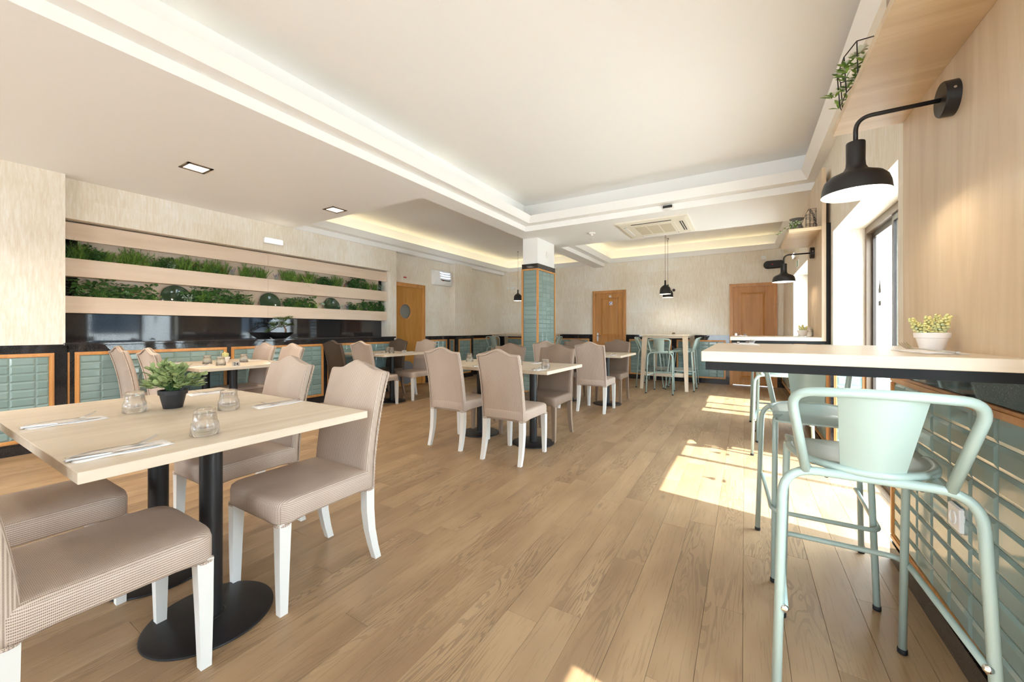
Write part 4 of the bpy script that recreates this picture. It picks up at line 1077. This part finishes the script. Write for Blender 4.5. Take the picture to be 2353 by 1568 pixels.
# boards and troughs
pr_ = empty('wall_planter', (0, 0, 0)); tag(pr_, 'three wide pale maple boards fixed across the granite niche as planter troughs', 'planter')
for z0, z1 in ((2.074, 2.253), (1.70, 1.885), (1.322, 1.495)):
    MB().box(-5.965, -5.94, 1.046, 3.05, z0, z1, b=.001).build('board', 'maple', pr_); MB().box(-5.965, -5.94, 3.0515, 5.235, z0, z1, b=.001).build('board', 'maple', pr_)
for z in (1.70, 1.322): MB().box(-6.085, -5.966, 1.05, 5.23, z, z+.018).build('trough_bottom', 'maple', pr_)
# plates leaning in the planter
for i, (y, r_, lb) in enumerate(((2.02, .155, 'dark green glazed plate in the lower planter row, nearest the pilaster'), (3.13, .15, 'dark green glazed plate in the lower planter row above the bonsai'), (4.14, .15, 'dark green glazed plate in the lower planter row, furthest from the pilaster'))):
    mb = MB(); mb.lathe([(.001, 0), (.05, 0), (.055, .004), (.085, .012), (.09, .016), (.15, .024), (.155, .027), (.15, .030), (.093, .021), (.08, .016), (.05, .009), (.001, .008)], 40, Matrix.Scale(r_/.155, 4))
    o = autosmooth(mb.build('plate', 'plategreen'), 40); o.location = (-6.055, y, 1.54); o.rotation_euler = (0, radians(78), 0); tag(o, lb, 'plate', 'green plates in the planter')
for y, lb in ((2.42, 'round terracotta dish behind the shrubs in the upper planter row, before the first lavender'), (4.52, 'round terracotta dish behind leaves in the upper planter row near the door end')):
    mb = MB(); mb.lathe([(.001, 0), (.13, 0), (.15, .02), (.145, .024), (.12, .008), (.001, .006)], 32); o = autosmooth(mb.build('terracotta_dish', 'terracotta')); o.location = (-6.06, y, 1.86); o.rotation_euler = (0, radians(78), 0); tag(o, lb, 'dish', 'terracotta dishes in the planter')
# bonsai
b0 = empty('bonsai_tree', (-5.88, 3.18, 1.0205), pi/2); tag(b0, 'bonsai tree in a wide black bowl on the granite ledge', 'plant')
mb = MB(); mb.lathe([(.001, 0), (.075, 0), (.09, .008), (.135, .045), (.165, .085), (.160, .087), (.13, .055), (.08, .04), (.001, .06)], 44, Matrix.Diagonal((1.2, .8, 1, 1))); autosmooth(mb.build('bowl', 'black', b0), 50)
mb = MB(); mb.lathe([(.13, .066), (.07, .078), (.001, .082)], 24, Matrix.Diagonal((1.2, .8, 1, 1)), (False, False)); mb.build('moss', 'soil', b0, True)
mb = MB()
mb.tube([(.09, 0, .06), (.085, -.01, .13), (.06, 0, .19), (.02, 0, .22), (-.0, 0, .27)], .014, 8, taper=[1.2, 1, .8, .6, .3]); mb.tube([(.05, 0, .20), (-.04, -.02, .17), (-.12, -.02, .12), (-.17, -.02, .10)], .008, 6, taper=[1, .8, .6, .3]); mb.tube([(.07, 0, .17), (.13, 0, .19), (.17, 0, .2)], .006, 6); mb.tube([(.02, 0, .22), (.08, 0, .27), (.15, 0, .31)], .006, 6)
mb.build('trunk', 'bark', b0, True)
mb = MB(); random.seed(5)
for (x, y, z, r_) in ((-.17, -.02, .10, .035), (-.13, -.02, .135, .035), (-.09, -.02, .17, .04), (-.06, 0, .22, .05), (0, 0, .21, .055), (.03, 0, .24, .05), (-.01, 0, .29, .045), (.05, 0, .28, .045), (.10, 0, .29, .04), (.15, 0, .31, .035), (.07, 0, .21, .04), (.14, 0, .20, .03), (.18, 0, .205, .028), (.02, 0, .17, .03), (-.1, 0, .21, .03)):
    for k in range(int(95*r_/.04)):
        d = updir(3.0); d.z = abs(d.z)*.6+.1; q = Vector((x, y, z))+Vector((rnd(-1, 1)*r_, rnd(-1, 1)*r_, rnd(-.4, .5)*r_))
        blade_add(mb, q, d, .030, .009, .1)
mb.build('foliage', 'bonsai', b0)

def pot(r, mat, R_, h, rim):
    mb = MB(); mb.lathe([(.001, 0), (R_*.66, 0), (R_*.9, h-rim), (R_*1.0, h-rim+.001), (R_*1.03, h-.002), (R_*1.0, h), (R_*.9, h), (R_*.86, h-.012), (.001, h-.012)], 36)
    autosmooth(mb.build('pot', mat, r), 35)
# bushy plant on the front table
p1 = empty('leafy_pot_plant', (-2.385, .785, TZ+.0005)); tag(p1, 'bushy sage-green plant in a small black pot on the nearest table', 'plant'); pot(p1, 'pot_black', .056, .088, .022)
mb = MB(); random.seed(21); stm = MB()
for i in range(78):
    a = rnd(0, 2*pi); el = rnd(.05, 1.45); L = rnd(.08, .135)*(1.0 if el < 1.0 else .98); d = Vector((cos(a)*cos(el), sin(a)*cos(el), sin(el)))
    base = Vector((rnd(-.02, .02), rnd(-.02, .02), .085)); P = [base, base+d*L*.5+Vector((0, 0, .02)), base+d*L+Vector((0, 0, .006))]; stm.tube(P, .0013, 4)
    for k in range(8):
        t = .35+.65*k/7; q = (P[1].lerp(P[2], (t-.5)*2) if t > .5 else P[0].lerp(P[1], t*2)); an = k*2.4+i
        sd_ = (Vector((cos(an), sin(an), .3))*.9+d*(.5+t)).normalized(); leaf_add(mb, q, sd_, rnd(.026, .036), rnd(.017, .023), .12, rnd(-.6, .6))
mb.build('foliage', 'leaf_sage', p1); stm.build('stem', 'leaf_dark', p1)
def sedum(x, y, z, s_, label, stems, mat='sedum', seed=3):
    r = empty('potted_succulent', (x, y, z)); tag(r, label, 'plant', 'pale succulents in white pots'); r.scale = (s_,)*3
    pot(r, 'pot_white', .058, .082, .024); random.seed(seed)
    bean = bmesh.new(); bmesh.ops.create_icosphere(bean, subdivisions=1, radius=1); BV = [v.co.copy() for v in bean.verts]; BF = [tuple(v.index for v in f.verts) for f in bean.faces]; bean.free()
    for tip, sc_ in stems:
        a, b = MB(), MB(); tip = Vector(tip); base = Vector((tip.x*.2, tip.y*.2, .072))
        mid = base.lerp(tip, .5)+Vector((0, 0, -.008)); N = 46
        for k in range(N):
            t = .12+.88*k/N; p = base.lerp(mid, t*2) if t < .5 else mid.lerp(tip, t*2-1); ax = (tip-base).normalized(); an = k*2.4
            e1 = ax.orthogonal().normalized(); e2 = ax.cross(e1); out = (e1*cos(an)+e2*sin(an)); L = .0125*(1.1-.5*(t if t > .7 else 0)); pos = p+out*L*.95*sc_
            m = Matrix.Translation(pos) @ rot_to((out+ax*.5)) @ Matrix.Diagonal((.0060*sc_, L*.62*sc_, .0052*sc_, 1)); (b if t > .62 else a).add(BV, BF, m)
        a.build('leaves', mat, r, True); b.build('leaf_tip', 'sedum_y', r, True)
    return r
sedum(.535, 1.83, CZ+.0005, .74, 'pale green and yellow succulent in a white pot on the near counter', (((-.075, -.02, .145), 1.15), ((-.055, .03, .125), 1.0), ((-.02, -.02, .155), 1.1), ((.0, .03, .13), 1.0), ((.03, .0, .12), 1.0), ((.045, -.03, .16), 1.2), ((.025, .02, .165), 1.0), ((-.03, -.045, .11), 1.0)))
sedum(.505, 4.90, CZ+.0005, .8, 'small yellow-green succulent in a white pot on the second counter', (((-.04, 0, .14), 1), ((0, 0, .15), 1), ((.045, 0, .13), 1), ((.01, .03, .12), 1), ((-.01, -.03, .125), 1)), seed=9)
sedum(-5.12, 2.16, TZ+.0005, .8, 'small cream succulent in a white pot on table 24', (((-.07, 0, .135), 1), ((-.02, 0, .15), 1.1), ((.03, 0, .14), 1), ((.07, .0, .14), 1), ((.0, .04, .13), 1)), seed=14)

# ------------------------------------------------------------------ shelf decorations
def wires(name, mat, segs, r_, parent):
    mb = MB()
    for s_ in segs: mb.tube(s_, r_, 5)
    return mb.build(name, mat, parent, True)
# near shelf: hexagonal wire tray with white flowers
h0 = empty('wire_basket', (.42, 2.02, 2.0825)); tag(h0, 'black hexagonal wire basket of white flowers on the near overhead shelf', 'basket')
hx = [(-.055, -.10), (-.075, -.02), (-.075, .10), (-.055, .16), (.06, .16), (.06, -.10)]
segs = [[(x, y, .004) for x, y in hx+hx[:1]], [(x*1.1, y*1.1, .145) for x, y in hx+hx[:1]]]+[[(x, y, .004), (x*1.1, y*1.1, .145)] for x, y in hx]
wires('wire_frame', 'black', segs, .0022, h0)
fmb = MB(); gmb = MB(); random.seed(8)
for i in range(46):
    x, y, z = rnd(-.10, .04), rnd(-.12, .18), rnd(.02, .17)
    if i % 2:
        for k in range(6): a = k*pi/3; leaf_add(fmb, (x, y, z), (cos(a), sin(a), .5), rnd(.018, .026), .014, .1)
    for k in range(3): leaf_add(gmb, (x, y, z-.01), updir(2.5), rnd(.03, .045), .012, .2)
f_ = tag(gmb.build('white_flower_bunch', 'leaf_fern'), 'bunch of white flowers with green leaves inside the hexagonal wire basket', 'flowers'); f_.location = h0.location; fmb.build('petals', 'petal', f_)['kind'] = 'stuff'
mb = MB(); mb.box(.36, .41, 1.50, 1.56, 2.0825, 2.16, b=.004); tag(mb.build('small_wooden_box', 'taupeleg'), 'small brown box at the end of the near overhead shelf', 'box')
# far shelf: zinc vase, flower bunch, wire lantern
mb = MB(); mb.lathe([(.001, 0), (.05, 0), (.055, .01), (.058, .09), (.04, .13), (.034, .155), (.06, .18), (.064, .185), (.058, .186), (.03, .16), (.001, .15)], 32)
vz = tag(autosmooth(mb.build('zinc_vase', 'zinc'), 50), 'grey zinc vase with a flared lip on the second overhead shelf', 'vase'); vz.location = (.452, 4.86, 2.0825)
fmb = MB(); gmb = MB(); random.seed(4)
for i in range(34):
    a = rnd(0, 2*pi); x, y, z = .06*cos(a)*rnd(.3, 1)-.01, .05*sin(a)*rnd(.2, 1), rnd(.02, .085)
    for k in range(5): b_ = k*2*pi/5; leaf_add(fmb, (x, y, z), (cos(b_), sin(b_), .9), .016, .012, .1)
    for k in range(3): leaf_add(gmb, (x, y, z-.005), updir(2.2), .026, .009, .2)
for i in range(8):
    x = -.05-.012*i; z = .05-.011*i
    for k in range(3): leaf_add(gmb, (x, 0, z), updir(2.5), .024, .009, .2)
    for k in range(4): leaf_add(fmb, (x, 0, z), updir(2.5), .014, .011, .1)
f_ = tag(gmb.build('white_flower_bunch', 'leaf_fern'), 'bunch of small white flowers spilling over the second overhead shelf', 'flowers'); f_.location = (.41, 4.55, 2.087); fmb.build('petals', 'petal', f_)['kind'] = 'stuff'
l0 = empty('wire_lantern', (.53, 4.60, 2.0825)); tag(l0, 'black wire sculpture with arched ribs on the second overhead shelf', 'ornament')
sq_ = [(-.03, -.03), (.03, -.03), (.03, .03), (-.03, .03)]; segs = []
for z in (.003, .06, .12, .15): segs.append([(x, y, z) for x, y in sq_+sq_[:1]])
for x, y in sq_: segs.append([(x, y, .003), (x, y, .15)])
sq2 = [(.0, -.02), (.045, -.02), (.045, .035), (.0, .035)]
for z in (.003, .1, .175, .2): segs.append([(x, y, z) for x, y in sq2+sq2[:1]])
for x, y in sq2: segs.append([(x, y, .003), (x, y, .2)])
for dy in (-.03, .0, .03):
    segs.append([(.055-.09*t-.03*t*t, dy+.0, .003+.20*sin(pi*.5*min(1, t*1.6))-(.07*(t-.6)**1.3*6 if t > .6 else 0)) for t in [i/14 for i in range(15)]])
segs.append([(-.02+.045*cos(a), 0, .06+.055*sin(a)) for a in [pi+pi*i/10 for i in range(11)]])
wires('wire_frame', 'black', segs, .0017, l0)

# ------------------------------------------------------------------ ceiling and wall fittings
GSP = 'recessed rectangular ceiling spotlights'
for (x, y, lb) in ((-4.44, 1.635, 'recessed ceiling spotlight above table 24, the larger in view'), (-4.475, 3.11, 'recessed ceiling spotlight further along, next to the sunken ceiling tray')):
    r = empty('ceiling_spotlight', (x, y, ZC)); tag(r, lb, 'light', GSP); a, b = .105, .10
    mb = MB()
    for x0, x1, y0, y1 in ((-a, a, -b, -b+.022), (-a, a, b-.022, b), (-a, -a+.03, -b, b), (a-.03, a, -b, b)): mb.box(x0, x1, y0, y1, -.006, 0)
    mb.build('frame', 'bronze', r); MB().box(-a+.03, a-.03, -b+.022, b-.022, -.003, 0).build('glass', 'spotglass', r)
for x, y in ((-4.44, 1.635), (-4.475, 3.11), (-4.44, .1), (-4.44, -1.5)):  # lamps beyond the modelled fixtures are added, unseen fill for the left side
    l = bpy.data.lights.new('spot_or_fill_lamp', 'AREA'); l.shape = 'RECTANGLE'; l.size = .14; l.size_y = .15; l.energy = 9; l.color = (1, .87, .70); l.spread = radians(130)
    o = bpy.data.objects.new('spot_or_fill_lamp', l); C.objects.link(o); o.location = (x, y, ZC-.012)
ac = empty('air_conditioner', (-1.13, 6.06, ZC)); tag(ac, 'cream ceiling cassette air conditioner above the aisle', 'air conditioner')
q = .485; mb = MB(); V, F = rings([[(-q, -q, 0), (q, -q, 0), (q, q, 0), (-q, q, 0)], [(-q, -q, -.018), (q, -q, -.018), (q, q, -.018), (-q, q, -.018)], [(-q+.05, -q+.05, -.032), (q-.05, -q+.05, -.032), (q-.05, q-.05, -.032), (-q+.05, q-.05, -.032)]]); mb.add(V, F); mb.build('panel', 'cream', ac)
for x0, x1, y0, y1 in ((-.27, .27, -.40, -.365), (-.27, .27, .365, .40), (-.40, -.365, -.27, .27), (.355, .40, -.27, .27)): MB().box(x0, x1, y0, y1, -.0335, -.031).build('air_slot', 'black', ac)
for x0, x1, y0, y1 in ((-.26, .26, .36, .396), (-.396, -.36, -.26, .26), (.375, .386, -.26, .26)): MB().box(x0, x1, y0, y1, -.040, -.0335).build('flap', 'plastic', ac)
MB().box(-.29, .29, -.29, .29, -.040, -.032, b=.003).build('grille_frame', 'cream', ac)
for k in range(3): MB().box(-.25+k*.17, -.25+k*.17+.155, -.25, .25, -.0415, -.0398).build('filter_grille', 'mesh', ac)
mb = MB(); mb.lathe([(.001, -.045), (.02, -.045), (.024, -.03), (.04, -.028), (.05, -.022), (.052, 0)], 28); s0 = tag(autosmooth(mb.build('smoke_detector', 'plastic')), 'white round smoke detector on the ceiling beside the pillar', 'detector'); s0.location = (-2.07, 5.93, ZC)
r = empty('sensor', (-.845, 5.33, 2.716)); tag(r, 'white round sensor with a black window on the ceiling tray edge', 'sensor')
mb = MB(); mb.lathe([(.075, 0), (.07, .02), (.05, .035), (.001, .04)], 30, Matrix.Rotation(pi/2, 4, 'X') @ Matrix.Diagonal((1, .55, 1, 1))); autosmooth(mb.build('housing', 'plastic', r), 60); MB().box(-.055, .055, -.05, -.03, -.012, .018).build('sensor_window', 'signblack', r)
# insect killer on the left wall
r = empty('insect_killer', (XL, 6.80, 2.31)); tag(r, 'white wall-mounted insect killer with blue glowing slots beside the porthole door', 'insect killer')
ys = [-.30+.6*i/12 for i in range(13)]; Rr = []
for y in ys:
    bulge = .155*(1-.35*(y/.3)**2); Rr.append([(0, y, -.165), (bulge*.75, y, -.165), (bulge, y, -.12), (bulge, y, .0), (bulge*.8, y, .15), (bulge*.6, y, .17), (0, y, .17)])
V, F = rings(Rr); mb = MB(); mb.add(V, F); autosmooth(mb.build('housing', 'plastic', r), 40)
for k in range(4):
    z = .125-.055*k; P = [(.155*(1-.35*(y/.3)**2)*(1-(.2*max(0, z)/.15))+.004, y, z-.018*(1-(y/.22)**2)) for y in [-.16+.36*i/10 for i in range(11)]]
    mb = MB(); mb.tube(P, .010, 6, taper=[.3]+[1]*9+[.3]); mb.build('glowing_slot', 'uv' if k < 3 else 'black', r, True)
MB().box(.13, .1555, -.10, -.06, -.075, -.066).build('red_mark', 'red', r)
# emergency lights and signs
def em_light(loc, rz, label, L=.27):
    r = empty('emergency_light', loc, rz); tag(r, label, 'light', 'emergency lights on the walls')
    MB().box(-L/2, L/2, -.03, 0, -.042, .042, b=.012).build('housing', 'plastic', r); mb = MB(); mb.box(-L/2+.012, L/2-.012, -.042, -.03, -.034, .034, b=.006); lens = mb.build('lens', 'emlight', r)
    for k in range(8):
        mb = MB(); mb.lathe([(.006, 0), (.005, .003)], 8, Matrix.Translation((-L/2+.04+k*(L-.08)/7, -.042, .008)) @ Matrix.Rotation(pi/2, 4, 'X')); mb.build('led_lamp', 'bulb', lens)
em_light((XF, 3.07, 2.42), pi/2, 'white emergency light with a row of lamps on the fascia over the planter')
em_light((XR, 7.15, 2.25), -pi/2, 'clear emergency light on the window wall beyond the second counter', .2)
r = MB().box(XR-.012, XR, 6.78, 6.98, 2.04, 2.14).build('exit_sign', 'signwhite'); tag(r, 'small green exit sign beneath the emergency light on the window wall', 'sign')
mb = MB(); mb.box(XR-.0145, XR-.012, 6.79, 6.91, 2.05, 2.13); mb.build('green_field', 'signgreen', r)
mb = MB(); xx = XR-.016
mb.lathe([(.008, 0), (.008, .0015)], 10, Matrix.Translation((xx, 6.865, 2.115)) @ Matrix.Rotation(pi/2, 4, 'Y')); mb.tube([(xx, 6.86, 2.10), (xx, 6.85, 2.08), (xx, 6.83, 2.06)], .003, 5); mb.tube([(xx, 6.85, 2.08), (xx, 6.87, 2.06)], .003, 5); mb.tube([(xx, 6.84, 2.10), (xx, 6.88, 2.095)], .0025, 5)
mb.box(xx, xx+.0015, 6.93, 6.97, 2.055, 2.125); mb.build('running_figure', 'signwhite', r)
# oval speaker on the back wall
r = empty('wall_speaker', (.50, YB, 2.44)); tag(r, 'dark oval wall speaker high on the back wall above the oak door', 'speaker')
mb = MB(); ro = [(x+(.10 if x > 0 else -.10), z) for x, z in [(.075*cos(2*pi*j/40), .075*sin(2*pi*j/40)) for j in range(40)]]
V, F = rings([[(x, 0, z) for x, z in ro], [(x, -.09, z) for x, z in ro], [(x*.93, -.105, z*.85) for x, z in ro]]); mb.add(V, [tuple(reversed(f)) for f in F]); autosmooth(mb.build('housing', 'black', r))
mb = MB(); mb.lathe([(.012, 0), (.012, .004)], 16, Matrix.Translation((-.03, -.104, 0)) @ Matrix.Rotation(pi/2, 4, 'X')); mb.build('red_badge', 'red', r)
def socket(loc, rz, label, s_=.085, n=1):
    r = empty('wall_socket', loc, rz); tag(r, label, 'socket', 'white wall sockets')
    for k in range(n):
        dx = k*s_
        MB().box(dx-s_/2, dx+s_/2, -.016, 0, -s_/2, s_/2, b=.006).build('cover_plate', 'plastic', r)
        mb = MB(); mb.lathe([(.024, 0), (.024, .004), (.021, .004), (.020, -.006), (.001, -.006)], 28, Matrix.Translation((dx, -.016, 0)) @ Matrix.Rotation(pi/2, 4, 'X'), (False, True)); autosmooth(mb.build('socket_well', 'plastic', r))
        mb = MB()
        for sx in (-1, 1): mb.lathe([(.003, 0), (.003, .002)], 8, Matrix.Translation((dx+sx*.0095, -.0115, 0)) @ Matrix.Rotation(pi/2, 4, 'X'))
        mb.build('pin_hole', 'signblack', r)
    return r
socket((XR-.018-.006, 1.935, .505), -pi/2, 'white wall socket on the glossy tiles under the near counter', .088)
socket((.33, YB, 2.60), 0, 'white wall socket high on the back wall near the oval speaker')
socket((-5.70, YB, 2.30), 0, 'single white switch high in the corner of the back wall', .08)
socket((-5.57, YB, 2.30), 0, 'double white socket high on the back wall beside the single switch', .08, 2)
r = MB().box(XL, XL+.01, 5.68, 5.75, 2.205, 2.225).build('door_notice', 'red'); tag(r, 'tiny red notice above the porthole door', 'sign')
mb = MB(); mb.lathe([(.03, 0), (.032, .01), (.02, .03), (.001, .034)], 24, Matrix.Rotation(pi/2, 4, 'Y') @ Matrix.Diagonal((1.6, 1, 1, 1))); o = tag(autosmooth(mb.build('motion_sensor', 'plastic'), 60), 'white motion sensor on the upper pillar face', 'sensor'); o.location = (CX1, 6.10, 2.44)
mb = MB(); mb.lathe([(.03, 0), (.03, .02), (.026, .024), (.001, .024)], 24, Matrix.Rotation(pi/2, 4, 'X')); o = tag(autosmooth(mb.build('thermostat', 'black')), 'small round black thermostat on the back wall behind the pendants', 'thermostat'); o.location = (-1.36, YB, 2.03)
mb = MB(); mb.box(-.03, .03, -.012, 0, -.04, .04, b=.003); o = tag(mb.build('light_switch', 'plastic'), 'light switch on the window wall past the second counter', 'switch'); o.location = (XR, 8.2, 1.15); o.rotation_euler = (0, 0, -pi/2)
mb = MB(); V, F = rings([[(-.03, -.03, 0), (.03, -.03, 0), (.03, .03, 0), (-.03, .03, 0)], [(-.02, -.02, .03), (.02, -.02, .03), (.02, .02, .03), (-.02, .02, .03)]]); mb.add(V, F); o = tag(mb.build('cruet_block', 'bark'), 'small dark block on the tall oak table under the pendants', 'ornament'); o.location = (-1.22, 8.35, 1.0605)

# ------------------------------------------------------------------ outside, seen through the windows
S(MB().box(.90, 30, -30, 40, -.25, -.05).build('ground', 'paving'))
MB2 = MB().box(-30, .4, -30, YF-.22, -.25, -.05).build('ground', 'paving'); S(MB2)
b_ = MB(); b_.box(.92, 1.28, 4.55, 5.6, -.05, 2.6); S(b_.build('wall_outside_buttress', 'stucco'))
r = empty('white_building', (9, 12, 0)); tag(r, 'white rendered building across the terrace seen through the window glass', 'building')
MB().box(0, 5, -9, 18, -.05, 3.4).build('wall', 'stucco', r)
mb = MB(); mb.box(-.25, 5.2, -9.2, 18.2, 3.4, 3.5); mb.build('eaves', 'stucco', r)
for k in range(5): mb = MB().box(-.03, .02, -7.5+k*5, -6.0+k*5, 1.0, 2.3).build('window', 'darkglass', r)
for (x, y, n_) in ((-5, -14, 1),):
    r = empty('white_building', (x, y, 0)); tag(r, 'pale building opposite the glazed shopfront', 'building'); MB().box(-9, 9, -4, 0, -.05, 4.2).build('wall', 'stucco', r)
    for k in range(4): MB().box(-8+k*4.3, -6.2+k*4.3, -.02, .03, 1.0, 2.5).build('window', 'darkglass', r)
